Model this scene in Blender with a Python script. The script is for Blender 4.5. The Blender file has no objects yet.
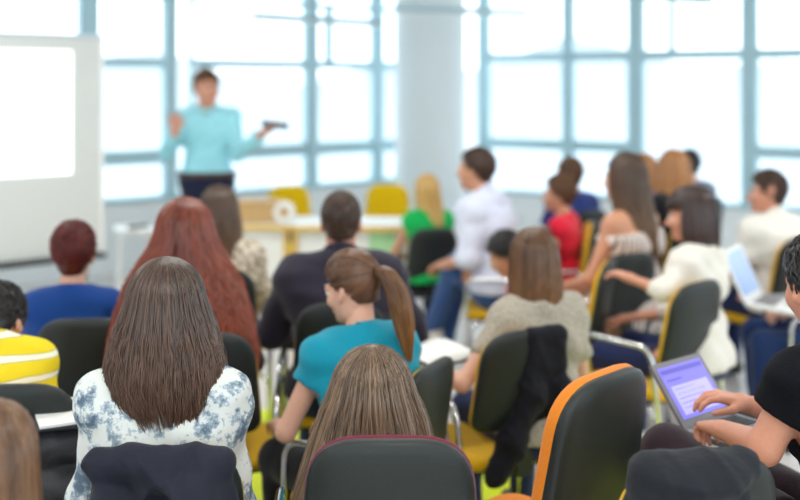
import bpy, math, random
import numpy as np
from mathutils import Vector, Matrix

random.seed(7)
rng = np.random.default_rng(7)
scene = bpy.context.scene
col = scene.collection
R = math.radians

# ------------------------------------------------------------------ camera, world, exposure
cam_d = bpy.data.cameras.new('camera')
cam = bpy.data.objects.new('camera', cam_d); col.objects.link(cam)
cam.location = (0, 0, 1.7); cam.rotation_euler = (R(90), 0, 0)
cam_d.sensor_width = 36; cam_d.lens = 45; cam_d.shift_y = -0.209
cam_d.dof.use_dof = True; cam_d.dof.focus_distance = 2.36; cam_d.dof.aperture_fstop = 1.3
cam_d.clip_end = 400
scene.camera = cam

world = bpy.data.worlds.new('overcast_sky'); scene.world = world; world.use_nodes = True
bg = world.node_tree.nodes['Background']
bg.inputs[0].default_value = (0.925, 0.975, 1.0, 1); bg.inputs[1].default_value = 2.6

vs = scene.view_settings
vs.view_transform = 'Standard'; vs.look = 'None'; vs.gamma = 1; vs.use_curve_mapping = False
vs.exposure = 0.3
LAMP_W = 24.0            # output of each ceiling pendant

def at(u, v, d):
    """point seen at pixel (u, v) of the photograph, d metres in front of the camera"""
    return np.array([(u - 400) / 1000 * d, d, 1.7 - (v - 83) / 1000 * d])

# ------------------------------------------------------------------ materials
MATS = {}
def lin(c):
    return tuple((x / 255 / 12.92) if x / 255 <= .04045 else ((x / 255 + .055) / 1.055) ** 2.4 for x in c)
def mat(name, rgb, rough=.6, metal=0, bump=0, bscale=60, spec=.5, sheen=0, emit=0, var=0):
    if name in MATS: return MATS[name]
    m = bpy.data.materials.new(name); m.use_nodes = True
    nt = m.node_tree; p = nt.nodes['Principled BSDF']
    c = lin(rgb) + (1,)
    p.inputs['Base Color'].default_value = c
    p.inputs['Roughness'].default_value = rough; p.inputs['Metallic'].default_value = metal
    p.inputs['Specular IOR Level'].default_value = spec
    if sheen: p.inputs['Sheen Weight'].default_value = sheen
    if emit:
        p.inputs['Emission Color'].default_value = c; p.inputs['Emission Strength'].default_value = emit
    if bump or var:
        tc = nt.nodes.new('ShaderNodeTexCoord'); n = nt.nodes.new('ShaderNodeTexNoise')
        n.inputs['Scale'].default_value = bscale; n.inputs['Detail'].default_value = 4
        nt.links.new(tc.outputs['Object'], n.inputs['Vector'])
        if bump:
            b = nt.nodes.new('ShaderNodeBump'); b.inputs['Strength'].default_value = bump; b.inputs['Distance'].default_value = .01
            nt.links.new(n.outputs['Fac'], b.inputs['Height']); nt.links.new(b.outputs['Normal'], p.inputs['Normal'])
        if var:
            mx = nt.nodes.new('ShaderNodeMix'); mx.data_type = 'RGBA'
            mx.inputs[6].default_value = tuple(x * (1 - var) for x in c[:3]) + (1,)
            mx.inputs[7].default_value = tuple(min(1, x * (1 + var)) for x in c[:3]) + (1,)
            nt.links.new(n.outputs['Fac'], mx.inputs[0]); nt.links.new(mx.outputs[2], p.inputs['Base Color'])
    MATS[name] = m
    return m
def fabric(name, rgb, sheen=.15):
    return mat(name, rgb, .88, bump=.25, bscale=220, spec=.2, sheen=sheen, var=.12)
def ramp_mat(name, make):
    m = bpy.data.materials.new(name); m.use_nodes = True; MATS[name] = m
    nt = m.node_tree; p = nt.nodes['Principled BSDF']; p.inputs['Roughness'].default_value = .85
    p.inputs['Specular IOR Level'].default_value = .2
    tc = nt.nodes.new('ShaderNodeTexCoord')
    make(nt, p, tc); return m
def ramp(nt, fac, stops, interp='LINEAR'):
    r = nt.nodes.new('ShaderNodeValToRGB'); r.color_ramp.interpolation = interp
    e = r.color_ramp.elements
    while len(e) < len(stops): e.new(.5)
    for el, (pos, c) in zip(e, stops):
        el.position = pos; el.color = lin(c) + (1,)
    nt.links.new(fac, r.inputs[0]); return r
def mk_floral(nt, p, tc):
    n = nt.nodes.new('ShaderNodeTexNoise'); n.inputs['Scale'].default_value = 26; n.inputs['Detail'].default_value = 5; n.inputs['Roughness'].default_value = .7
    nt.links.new(tc.outputs['Object'], n.inputs['Vector'])
    v = nt.nodes.new('ShaderNodeTexVoronoi'); v.inputs['Scale'].default_value = 14
    nt.links.new(tc.outputs['Object'], v.inputs['Vector'])
    a = nt.nodes.new('ShaderNodeMath'); a.operation = 'MULTIPLY_ADD'; a.inputs[1].default_value = -.28; 
    nt.links.new(v.outputs['Distance'], a.inputs[0]); nt.links.new(n.outputs['Fac'], a.inputs[2])
    r = ramp(nt, a.outputs[0], [(.26, (226, 229, 224)), (.345, (222, 227, 224)), (.39, (164, 180, 190)), (.50, (96, 114, 132))])
    nt.links.new(r.outputs[0], p.inputs['Base Color'])
def mk_stripes(nt, p, tc):
    w = nt.nodes.new('ShaderNodeTexWave'); w.bands_direction = 'Z'; w.inputs['Scale'].default_value = 5.2; w.inputs['Distortion'].default_value = 1.2
    w.inputs['Detail Scale'].default_value = 1
    nt.links.new(tc.outputs['Object'], w.inputs['Vector'])
    r = ramp(nt, w.outputs['Fac'], [(0, (232, 206, 40)), (.72, (232, 206, 40)), (.8, (150, 146, 90)), (.86, (240, 236, 205)), (1, (242, 238, 215))])
    nt.links.new(r.outputs[0], p.inputs['Base Color'])
def mk_speckle(nt, p, tc):
    n = nt.nodes.new('ShaderNodeTexNoise'); n.inputs['Scale'].default_value = 45; n.inputs['Detail'].default_value = 2
    nt.links.new(tc.outputs['Object'], n.inputs['Vector'])
    r = ramp(nt, n.outputs['Fac'], [(.35, (120, 100, 80)), (.5, (196, 184, 164)), (.65, (222, 214, 198))])
    nt.links.new(r.outputs[0], p.inputs['Base Color'])
def mk_dress(nt, p, tc):
    w = nt.nodes.new('ShaderNodeTexWave'); w.bands_direction = 'X'; w.inputs['Scale'].default_value = 16; w.inputs['Distortion'].default_value = 0
    nt.links.new(tc.outputs['Object'], w.inputs['Vector'])
    r = ramp(nt, w.outputs['Fac'], [(0, (236, 226, 218)), (.6, (236, 226, 218)), (.75, (120, 88, 84)), (1, (120, 88, 84))])
    nt.links.new(r.outputs[0], p.inputs['Base Color'])
def mk_knit(nt, p, tc):
    n = nt.nodes.new('ShaderNodeTexNoise'); n.inputs['Scale'].default_value = 120; n.inputs['Detail'].default_value = 3
    nt.links.new(tc.outputs['Object'], n.inputs['Vector'])
    r = ramp(nt, n.outputs['Fac'], [(.3, (150, 140, 126)), (.7, (196, 188, 172))])
    nt.links.new(r.outputs[0], p.inputs['Base Color'])
ramp_mat('floral_cotton', mk_floral); ramp_mat('yellow_stripe_cotton', mk_stripes); ramp_mat('speckled_cotton', mk_speckle)
ramp_mat('striped_dress', mk_dress); ramp_mat('taupe_knit', mk_knit)

def skin_mat(name, rgb):
    m = mat(name, rgb, .48, bump=.06, bscale=90, spec=.35, var=.08)
    p = m.node_tree.nodes['Principled BSDF']
    p.inputs['Subsurface Weight'].default_value = .12; p.inputs['Subsurface Radius'].default_value = (.02, .008, .005)
    return m
skin_mat('skin_fair', (222, 172, 148)); skin_mat('skin_rosy', (212, 150, 124)); skin_mat('skin_tan', (202, 146, 116))

def hair_mat(name, dark, light, tip):
    m = bpy.data.materials.new(name); m.use_nodes = True; MATS[name] = m
    nt = m.node_tree; p = nt.nodes['Principled BSDF']
    p.inputs['Roughness'].default_value = .33; p.inputs['Specular IOR Level'].default_value = .55
    a = nt.nodes.new('ShaderNodeAttribute'); a.attribute_name = 'shade'
    b = nt.nodes.new('ShaderNodeAttribute'); b.attribute_name = 'tip'
    m1 = nt.nodes.new('ShaderNodeMix'); m1.data_type = 'RGBA'; m1.inputs[6].default_value = lin(dark) + (1,); m1.inputs[7].default_value = lin(light) + (1,)
    m2 = nt.nodes.new('ShaderNodeMix'); m2.data_type = 'RGBA'; m2.inputs[7].default_value = lin(tip) + (1,)
    nt.links.new(a.outputs['Fac'], m1.inputs[0]); nt.links.new(m1.outputs[2], m2.inputs[6]); nt.links.new(b.outputs['Fac'], m2.inputs[0])
    nt.links.new(m2.outputs[2], p.inputs['Base Color'])
    return m

def glass_mat(name, tint):
    m = bpy.data.materials.new(name); m.use_nodes = True; MATS[name] = m
    nt = m.node_tree; nt.nodes.remove(nt.nodes['Principled BSDF'])
    t = nt.nodes.new('ShaderNodeBsdfTransparent'); t.inputs[0].default_value = tint + (1,)
    g = nt.nodes.new('ShaderNodeBsdfGlossy'); g.inputs['Roughness'].default_value = .03
    f = nt.nodes.new('ShaderNodeFresnel'); f.inputs[0].default_value = 1.2
    mx = nt.nodes.new('ShaderNodeMixShader')
    nt.links.new(f.outputs[0], mx.inputs[0]); nt.links.new(t.outputs[0], mx.inputs[1]); nt.links.new(g.outputs[0], mx.inputs[2])
    nt.links.new(mx.outputs[0], nt.nodes['Material Output'].inputs[0])
    return m
glass_mat('window_glass', (.93, .97, 1.0)); glass_mat('clear_glass', (1, 1, 1))

mat('white_paint', (232, 236, 236), .7, bump=.05, bscale=30)
mat('wall_paint', (240, 243, 243), .75, bump=.05, bscale=30)
mat('frame_paint', (172, 204, 212), .45)
mat('column_paint', (226, 233, 234), .6, bump=.04, bscale=20)
mat('ceiling_paint', (240, 240, 238), .8, bump=.03)
mat('floor_vinyl', (214, 208, 204), .34, bump=.02, bscale=14, var=.05)
mat('floor_yellow', (226, 240, 30), .4, bump=.02, bscale=14)
mat('chrome', (220, 222, 224), .16, metal=1)
mat('black_plastic', (34, 37, 38), .42, bump=.08, bscale=240, spec=.5)
mat('dark_shell', (33, 39, 37), .46, bump=.12, bscale=260, spec=.45)
mat('rubber', (28, 28, 28), .8)
mat('screen_fabric', (206, 208, 206), .9)
mat('projection', (255, 255, 255), .9, emit=.75)  # emission puts the projector's light into the image itself
mat('aluminium', (176, 182, 186), .35, metal=1)
mat('luminaire', (150, 178, 184), .35, metal=.3)
mat('lamp_glow', (255, 253, 246), .5, emit=3.0)
mat('white_laminate', (238, 238, 234), .4)
mat('wood_edge', (222, 184, 96), .5, bump=.1, bscale=40, var=.15)
mat('tan_board', (196, 160, 108), .55, bump=.1, bscale=30, var=.15)
mat('white_plastic', (240, 240, 238), .35)
mat('silver_plastic', (142, 138, 142), .38, metal=.4)
mat('paper', (246, 246, 243), .8)
mat('pale_green_paper', (176, 226, 172), .8)
mat('leather_black', (46, 46, 50), .5, bump=.3, bscale=90)
mat('eye_white', (235, 235, 230), .2); mat('iris', (60, 42, 30), .2)
mat('belt_leather', (74, 50, 36), .5)
mat('hill_haze', (202, 212, 218), .95)  # distance haze is put into the ridge's pale base colour
for n_, c_ in [('mustard', (218, 170, 20)), ('orange', (226, 132, 40)), ('crimson', (112, 24, 52)), ('black', (44, 44, 48)), ('yellow', (232, 190, 10))]:
    fabric('uph_' + n_, c_)

# ------------------------------------------------------------------ mesh helpers
class MB:
    def __init__(s): s.v = []; s.f = []
    def add(s, v, f):
        o = len(s.v); s.v += [tuple(map(float, p)) for p in v]; s.f += [tuple(i + o for i in q) for q in f]; return s
    def box(s, a, b, M=None, bev=0):
        (x0, y0, z0), (x1, y1, z1) = a, b
        if bev <= 0:
            v = [(x0, y0, z0), (x1, y0, z0), (x1, y1, z0), (x0, y1, z0), (x0, y0, z1), (x1, y0, z1), (x1, y1, z1), (x0, y1, z1)]
            f = [(3, 2, 1, 0), (4, 5, 6, 7), (0, 1, 5, 4), (1, 2, 6, 5), (2, 3, 7, 6), (3, 0, 4, 7)]
        else:
            v = []; f = []; e = bev
            def ring(z, i): return [(x0 + i, y0 + i + 0, z), (x1 - i, y0 + i, z), (x1 - i, y1 - i, z), (x0 + i, y1 - i, z)]
            def oct_(z, i):
                a0, a1, b0, b1 = x0 + i, x1 - i, y0 + i, y1 - i
                return [(a0 + e, b0, z), (a1 - e, b0, z), (a1, b0 + e, z), (a1, b1 - e, z), (a1 - e, b1, z), (a0 + e, b1, z), (a0, b1 - e, z), (a0, b0 + e, z)]
            for z, i in ((z0, e * .6), (z0 + e * .6, 0), (z1 - e * .6, 0), (z1, e * .6)): v += oct_(z, i)
            for k in range(3):
                for j in range(8): f.append((k * 8 + j, k * 8 + (j + 1) % 8, k * 8 + 8 + (j + 1) % 8, k * 8 + 8 + j))
            f.append(tuple(range(7, -1, -1))); f.append(tuple(range(24, 32)))
        if M is not None: v = [tuple(M @ Vector(p)) for p in v]
        return s.add(v, f)
    def tube(s, pts, r, n=10, caps=True):
        P = np.array(pts, float); m = len(P)
        T = np.gradient(P, axis=0); T /= np.linalg.norm(T, axis=1)[:, None] + 1e-9
        up = np.array([0, 0, 1.]) if abs(T[0][2]) < .9 else np.array([1., 0, 0])
        N = np.cross(T[0], up); N /= np.linalg.norm(N)
        rr = np.full(m, r) if np.isscalar(r) else np.array(r)
        v = []
        for i in range(m):
            N = N - T[i] * N.dot(T[i]); N /= np.linalg.norm(N); B = np.cross(T[i], N)
            for k in range(n):
                a = 2 * math.pi * k / n; v.append(P[i] + rr[i] * (math.cos(a) * N + math.sin(a) * B))
        f = [(i * n + k, i * n + (k + 1) % n, (i + 1) * n + (k + 1) % n, (i + 1) * n + k) for i in range(m - 1) for k in range(n)]
        if caps: f += [tuple(range(n - 1, -1, -1)), tuple(range((m - 1) * n, m * n))]
        return s.add(v, f)
    def build(s, name, material, parent=None, smooth=False, M=None):
        me = bpy.data.meshes.new(name); me.from_pydata(s.v, [], s.f)
        if M is not None: me.transform(M)
        return link(name, me, material, parent, smooth)
def link(name, me, material, parent=None, smooth=True):
    me.materials.append(MATS[material] if isinstance(material, str) else material)
    if smooth: me.polygons.foreach_set('use_smooth', [True] * len(me.polygons))
    me.update()
    o = bpy.data.objects.new(name, me); col.objects.link(o)
    if parent is not None: o.parent = parent
    return o
def np_mesh(name, V, F):
    """V (n,3), F (m,k) all faces with k corners"""
    V = np.asarray(V, np.float32); F = np.asarray(F, np.int32)
    me = bpy.data.meshes.new(name); k = F.shape[1]
    me.vertices.add(len(V)); me.vertices.foreach_set('co', V.ravel())
    me.loops.add(F.size); me.loops.foreach_set('vertex_index', F.ravel())
    me.polygons.add(len(F)); me.polygons.foreach_set('loop_start', np.arange(0, F.size, k, dtype=np.int32))
    me.update(calc_edges=True); me.validate()
    return me
def fillet(pts, rad, n=6):
    out = [np.array(pts[0], float)]
    for i in range(1, len(pts) - 1):
        p, a, b = (np.array(q, float) for q in (pts[i], pts[i - 1], pts[i + 1]))
        da = (a - p) / np.linalg.norm(a - p); db = (b - p) / np.linalg.norm(b - p)
        s, e = p + da * rad, p + db * rad
        for k in range(n + 1):
            t = k / n; out.append((1 - t) ** 2 * s + 2 * t * (1 - t) * p + t * t * e)
    out.append(np.array(pts[-1], float)); return out
def empty(name, loc=(0, 0, 0), rz=0, sc=1):
    o = bpy.data.objects.new(name, None); col.objects.link(o)
    o.location = loc; o.rotation_euler = (0, 0, rz); o.scale = (sc,) * 3; o.empty_display_size = .1
    return o
def tag(o, label, cat, group=None, kind=None):
    if label: o['label'] = label
    if cat: o['category'] = cat
    if group: o['group'] = group
    if kind: o['kind'] = kind
    return o
def struct(o, label=None):
    o['kind'] = 'structure'
    if label: o['label'] = label
    return o
def panel(outline, prof, f):
    """puffed plate: outline (n,2) -> rings scaled/offset by prof [(inset, height)...]; f maps (x, z, h) to xyz"""
    O = np.array(outline, float); c = O.mean(0); n = len(O); v = []; fa = []
    for ins, h in prof:
        for p in O:
            dv = p - c; L = np.linalg.norm(dv); q = c + dv * max(0.0, (L - ins) / L) if ins < 10 else c + dv * .02
            v.append(f(q[0], q[1], h))
    m = len(prof)
    for i in range(m - 1):
        for k in range(n): fa.append((i * n + k, i * n + (k + 1) % n, (i + 1) * n + (k + 1) % n, (i + 1) * n + k))
    fa.append(tuple(range(n - 1, -1, -1))); fa.append(tuple(range((m - 1) * n, m * n)))
    return v, fa
def round_quad(corners, rads, n=7):
    out = []
    m = len(corners)
    for i in range(m):
        p, a, b = (np.array(corners[j % m], float) for j in (i, i - 1, i + 1))
        da = (a - p) / np.linalg.norm(a - p); db = (b - p) / np.linalg.norm(b - p)
        s, e = p + da * rads[i], p + db * rads[i]
        for k in range(n + 1):
            t = k / n; out.append((1 - t) ** 2 * s + 2 * t * (1 - t) * p + t * t * e)
        nx = np.array(corners[(i + 1) % m], float); 
        s2 = nx + (p - nx) / np.linalg.norm(p - nx) * rads[(i + 1) % m]
        for t in (.25, .5, .75): out.append(e * (1 - t) + s2 * t)
    return out

# ------------------------------------------------------------------ implicit surfaces (bodies, clothes)
class Field:
    def __init__(s, lo, hi, res):
        s.lo = np.array(lo, np.float32); s.res = res
        s.n = np.maximum(4, np.ceil((np.array(hi) - s.lo) / res).astype(int) + 1)
        s.ax = [s.lo[i] + res * np.arange(s.n[i], dtype=np.float32) for i in range(3)]
        s.f = np.full(s.n, .3, np.float32)
    def sub(s, lo, hi):
        i0 = np.clip(np.floor((lo - s.lo) / s.res).astype(int), 0, s.n); i1 = np.clip(np.ceil((hi - s.lo) / s.res).astype(int) + 1, 0, s.n)
        if np.any(i1 <= i0): return None, None
        sl = tuple(slice(a, b) for a, b in zip(i0, i1))
        X, Y, Z = np.meshgrid(s.ax[0][sl[0]], s.ax[1][sl[1]], s.ax[2][sl[2]], indexing='ij', sparse=True)
        return sl, (X, Y, Z)
    def _mix(s, sl, d, k, op):
        f = s.f[sl]
        if op == 'add':
            h = np.clip(.5 + .5 * (f - d) / k, 0, 1); s.f[sl] = f * (1 - h) + d * h - k * h * (1 - h)
        else:
            h = np.clip(.5 - .5 * (f + d) / k, 0, 1); s.f[sl] = f * (1 - h) - d * h + k * h * (1 - h)
    def cone(s, a, b, ra, rb, k=.03, op='add'):
        a = np.array(a, float); b = np.array(b, float); m = max(ra, rb) + k + 3 * s.res + .03
        sl, g = s.sub(np.minimum(a, b) - m, np.maximum(a, b) + m)
        if sl is None: return s
        X, Y, Z = g; ba = b - a; bb = max(1e-9, ba.dot(ba))
        h = np.clip(((X - a[0]) * ba[0] + (Y - a[1]) * ba[1] + (Z - a[2]) * ba[2]) / bb, 0, 1)
        d = np.sqrt((X - a[0] - h * ba[0]) ** 2 + (Y - a[1] - h * ba[1]) ** 2 + (Z - a[2] - h * ba[2]) ** 2) - (ra + (rb - ra) * h)
        s._mix(sl, d.astype(np.float32), k, op); return s
    def ell(s, c, r, k=.03, M=None, op='add'):
        c = np.array(c, float); r = np.array(r, float); m = r.max() + k + 3 * s.res + .03
        sl, g = s.sub(c - m, c + m)
        if sl is None: return s
        q = [g[i] - c[i] for i in range(3)]
        if M is not None: q = [M[0][i] * q[0] + M[1][i] * q[1] + M[2][i] * q[2] for i in range(3)]
        k0 = np.sqrt(sum((q[i] / r[i]) ** 2 for i in range(3))); k1 = np.sqrt(sum((q[i] / r[i] ** 2) ** 2 for i in range(3))) + 1e-6
        s._mix(sl, (k0 * (k0 - 1) / k1).astype(np.float32), k, op); return s
    def cut(s, p, n):
        """remove the side the normal points to"""
        p = np.array(p, float); n = np.array(n, float) / np.linalg.norm(n)
        X, Y, Z = np.meshgrid(*s.ax, indexing='ij', sparse=True)
        s.f = np.maximum(s.f, ((X - p[0]) * n[0] + (Y - p[1]) * n[1] + (Z - p[2]) * n[2]).astype(np.float32)); return s
    def warp(s, fn):
        X, Y, Z = np.meshgrid(*s.ax, indexing='ij', sparse=True); s.f = (s.f + fn(X, Y, Z)).astype(np.float32); return s
    def mesh(s):
        f = s.f.copy()
        f[0], f[-1] = .1, .1; f[:, 0], f[:, -1] = .1, .1; f[:, :, 0], f[:, :, -1] = .1, .1
        nx, ny, nz = f.shape; ins = f < 0
        c = [ins[i:nx - 1 + i, j:ny - 1 + j, k:nz - 1 + k] for i in (0, 1) for j in (0, 1) for k in (0, 1)]
        al = c[0].copy(); an = c[0].copy()
        for q in c[1:]: al &= q; an |= q
        cells = np.argwhere(an & ~al)
        if not len(cells): return np.zeros((0, 3)), np.zeros((0, 4), int)
        idx = np.full((nx - 1, ny - 1, nz - 1), -1, np.int32); idx[tuple(cells.T)] = np.arange(len(cells))
        acc = np.zeros((len(cells), 3)); cnt = np.zeros(len(cells))
        for ax in range(3):
            o1, o2 = [a for a in range(3) if a != ax]
            for i in (0, 1):
                for j in (0, 1):
                    off = np.zeros(3, int); off[o1] = i; off[o2] = j
                    p0 = cells + off; p1 = p0.copy(); p1[:, ax] += 1
                    f0 = f[tuple(p0.T)]; f1 = f[tuple(p1.T)]
                    m = (f0 < 0) != (f1 < 0); t = np.where(m, f0 / np.where(m, f0 - f1, 1), 0)
                    pos = p0.astype(float); pos[:, ax] += t
                    acc[m] += pos[m]; cnt[m] += 1
        V = acc / cnt[:, None] * s.res + s.lo
        F = []
        for ax in range(3):
            o1, o2 = (ax + 1) % 3, (ax + 2) % 3
            sl0 = [slice(None)] * 3; sl1 = [slice(None)] * 3
            sl0[ax] = slice(0, -1); sl1[ax] = slice(1, None)
            a = ins[tuple(sl0)]; b = ins[tuple(sl1)]
            for flip, e in ((False, a & ~b), (True, b & ~a)):
                E = np.argwhere(e)
                E = E[(E[:, o1] > 0) & (E[:, o2] > 0) & (E[:, o1] < f.shape[o1] - 1) & (E[:, o2] < f.shape[o2] - 1)]
                q = []
                for d1, d2 in ((-1, -1), (0, -1), (0, 0), (-1, 0)):
                    p = E.copy(); p[:, o1] += d1; p[:, o2] += d2; q.append(idx[tuple(p.T)])
                q = np.stack(q, 1)
                if flip: q = q[:, ::-1]
                F.append(q)
        F = np.concatenate(F); return V, F[(F >= 0).all(1)]
def join(parts):
    V = []; F = []; o = 0
    for v, f in parts: V.append(v); F.append(f + o); o += len(v)
    return np.concatenate(V), np.concatenate(F)
def folds(a=.005, s=1.0, ph=0.0):
    return lambda X, Y, Z: a * np.sin((20 * X + 6 * np.sin(9 * Z + ph)) * s + ph) * np.sin((15 * Z + 5 * np.sin(8 * X + 6 * Y + ph) + 9 * Y) * s) + a * .5 * np.sin((41 * Z + 18 * X - 23 * Y) * s + 3 * np.sin(13 * X * s))

# ------------------------------------------------------------------ hair
def strands_mesh(paths, out, rad, shade, tipw):
    """paths (n,s,3), out (n,s,3) outward normals -> three sided tapering tubes"""
    n, sg, _ = paths.shape
    T = np.gradient(paths, axis=1); T /= np.linalg.norm(T, axis=2, keepdims=True) + 1e-9
    B = np.cross(T, out); B /= np.linalg.norm(B, axis=2, keepdims=True) + 1e-9
    N = np.cross(B, T)
    tp = np.linspace(0, 1, sg); w = (np.minimum(1, .55 + tp * 3) * np.clip((1.04 - tp) * 3.2, .12, 1))[None, :, None] * rad
    V = np.stack([paths + N * w * .55, paths - N * w * .3 + B * w, paths - N * w * .3 - B * w], 2)
    i = np.arange(n)[:, None, None]; j = np.arange(sg - 1)[None, :, None]; k = np.arange(3)[None, None, :]
    base = (i * sg + j) * 3
    F = np.stack([base + k, base + (k + 1) % 3, base + 3 + (k + 1) % 3, base + 3 + k], -1).reshape(-1, 4)
    sh = np.repeat(shade, sg * 3); tip = np.tile(np.repeat(tp ** 1.8 * tipw, 3), n)
    return V.reshape(-1, 3), F, sh, tip
def hair_object(parent, pieces, material, M=None, name='hair'):
    V = []; F = []; S = []; T = []; o = 0
    for v, f, sh, tp in pieces:
        V.append(v); F.append(f + o); S.append(sh); T.append(tp); o += len(v)
    V = np.concatenate(V); F = np.concatenate(F)
    if M is not None:
        A = np.array(M); V = V @ A[:3, :3].T + A[:3, 3]
    me = np_mesh(name, V, F)
    for nm, arr in (('shade', np.concatenate(S)), ('tip', np.concatenate(T))):
        at_ = me.attributes.new(nm, 'FLOAT', 'POINT'); at_.data.foreach_set('value', arr.astype(np.float32))
    return link(name, me, material, parent)
def flat_piece(V, F, sh=.25, tip=0.):
    return V, F, np.full(len(V), sh), np.full(len(V), tip)
SK_C = np.array([0, -.01, .03]); SK_R = np.array([.075, .094, .092])

def long_hair(low, zend, n=1500, rad=.003, phim=118, thick=.016, wave=.0, seg=12, ragged=.05, bangs=False, tipw=.6, part=0.0, topz=None):
    """low: profile below eye level [(z, half width, half depth, centre y, centre x)]"""
    def fn(H, Hyaw, person):
        rx, ry, rz = SK_R + thick
        pts = []
        for th in np.linspace(0, 88, 16):
            t = R(th); pts.append((SK_C[2] + rz * math.cos(t), rx * math.sin(t), ry * math.sin(t), SK_C[1], part * math.cos(t)))
        pts += [p if len(p) == 5 else p + (0,) for p in low]
        P = np.array(sorted(pts)); 
        def prof(z): return [np.interp(z, P[:, 0], P[:, i]) for i in range(1, 5)]
        ztop = SK_C[2] + rz
        # solid core so that no scalp shows between the locks
        zs = np.concatenate([SK_C[2] + rz * np.cos(np.radians(np.linspace(4, 88, 14))), np.linspace(.0, zend + ragged * 1.2 + .03 * (zend < -.2), 14)])
        pm = R(phim); ph = np.linspace(-pm, pm, 40); V = []
        for z in zs:
            a, b, cy, cx = prof(z); fl = .93
            ring = np.stack([cx + a * fl * np.sin(ph), cy - b * fl * np.cos(ph), np.full(40, z)], 1)
            fr = np.linspace(pm, 2 * math.pi - pm, 12)[1:-1]
            if z > .055 or bangs and z > .035: front = np.stack([cx + a * fl * np.sin(fr), cy - b * fl * np.cos(fr), np.full(10, z)], 1)
            else:
                e0, e1 = ring[-1], ring[0]; tt = np.linspace(0, 1, 12)[1:-1, None]; front = e0 * (1 - tt) + e1 * tt
            V.append(np.concatenate([ring, front]))
        m = 50; rows = len(zs); V = np.concatenate(V)
        F = np.array([(i * m + k, (i + 1) * m + k, (i + 1) * m + (k + 1) % m, i * m + (k + 1) % m) for i in range(rows - 1) for k in range(m)])
        pieces = [flat_piece(V, F, .12)]
        # strands
        nb = n // 6 if bangs else 0
        phi = rng.uniform(-pm, pm, n + nb)
        if nb: phi[n:] = math.pi + rng.uniform(-1.15, 1.15, nb)
        N_ = n + nb
        lock = np.floor((phi + math.pi) / .045).astype(int); lr = rng.random(400)
        ze = zend + ragged * (lr[lock % 400] * 1.2 + rng.random(N_) * .9 - .4)
        if nb: ze[n:] = .03 + .02 * rng.random(nb)
        th0 = rng.random(N_) ** 1.3 * 50
        zc = SK_C[2]
        L1 = (88 - th0) / 90 * .17; L2 = np.maximum(.005, zc - ze); tt = np.linspace(0, 1, seg)[None, :]
        s_ = tt * (L1 + L2)[:, None]
        ang = np.radians(th0[:, None] + np.minimum(s_, L1[:, None]) / .17 * 90)
        z = np.where(s_ <= L1[:, None], zc + rz * np.cos(ang), zc - (s_ - L1[:, None]))
        a, b, cy, cx = prof(z)
        rho = (.955 + .075 * rng.random(N_) + .02 * (lr[(lock * 7) % 400] - .5))[:, None]
        rho = rho + np.where(rng.random(N_) < .025, .03 + .03 * rng.random(N_), 0)[:, None] * np.linspace(.3, 1, seg)[None, :]
        drop = np.clip(zc - z, 0, None)
        pj = phi[:, None] + (rng.normal(0, .05, N_)[:, None] + .08 * (lr[(lock * 3) % 400] - .5)[:, None]) * np.clip(drop / .15, 0, 1.6)
        wv = wave * np.sin(z * 70 + (lr[(lock * 5) % 400] * 6.28)[:, None] + rng.normal(0, .4, N_)[:, None]) * np.clip(drop / .1, 0, 1)
        if nb:
            a = a.copy(); b = b.copy(); b[n:] *= 1.02
        X = cx + (a * rho + wv) * np.sin(pj); Y = cy - (b * rho + wv) * np.cos(pj)
        paths = np.stack([X, Y, z], 2)
        out = np.stack([np.sin(pj) * b, -np.cos(pj) * a, np.clip((z - zc) / rz, 0, 1) * .15], 2); out /= np.linalg.norm(out, axis=2, keepdims=True)
        shade = np.clip(.62 * lr[(lock * 11) % 400] + .55 * rng.random(N_) - .08, 0, 1) ** 1.5
        pieces.append(strands_mesh(paths, out, rad, shade, tipw))
        return pieces, Hyaw
    return fn
def hairline(y, low=-.075):
    return np.interp(y, [-.11, -.05, -.02, .01, .03, .05, .075], [low, low + .01, -.02, .0, .015, .05, .078])
def cap_piece(thick, low=-.075, res=.006, top=0.0):
    F_ = Field((-.11, -.13, -.12), (.11, .12, .17), res)
    F_.ell(SK_C + np.array([0, -.004, top / 2]), SK_R + thick + np.array([0, 0, top / 2]), .01)
    F_.ell((0, -.040, -.045), (.053 + thick * .25, .054 + thick * .25, .05), .025)
    X, Y, Z = np.meshgrid(*F_.ax, indexing='ij', sparse=True)
    F_.f = np.maximum(F_.f, (hairline(Y, low) - Z).astype(np.float32))
    F_.warp(lambda X, Y, Z: .0015 * np.sin(90 * X + 30 * Y) * np.sin(80 * Z + 40 * Y))
    return F_.mesh()
def short_hair(thick=.012, length=.03, n=1100, rad=.0022, low=-.075, up=.35, fwd=-.2, top=0.0):
    def fn(H, Hyaw, person):
        v, f = cap_piece(thick * .75, low, top=top)
        pieces = [flat_piece(v, f, .2)]
        d = rng.normal(size=(n * 3, 3)); d /= np.linalg.norm(d, axis=1)[:, None]
        p = SK_C + np.array([0, -.004, top / 2]) + d * (SK_R + thick * .7 + np.array([0, 0, top / 2]))
        ok = p[:, 2] > hairline(p[:, 1], low) + .004
        p = p[ok][:n]; d = d[ok][:n]; m = len(p)
        comb = np.array([0, fwd, -.8]) + rng.normal(0, .25, (m, 3))
        comb = comb - d * (comb * d).sum(1, keepdims=True); comb /= np.linalg.norm(comb, axis=1, keepdims=True) + .15
        t = np.linspace(0, 1, 4)[None, :, None]; ln = (length * (.6 + .6 * rng.random(m)))[:, None, None]
        lift = d[:, None, :] * (t * up - t * t * up * .75)
        paths = p[:, None, :] + ln * (comb[:, None, :] * t + lift)
        out = np.repeat(d[:, None, :], 4, 1)
        pieces.append(strands_mesh(paths, out, rad, rng.random(m), .3))
        return pieces, H
    return fn
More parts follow.
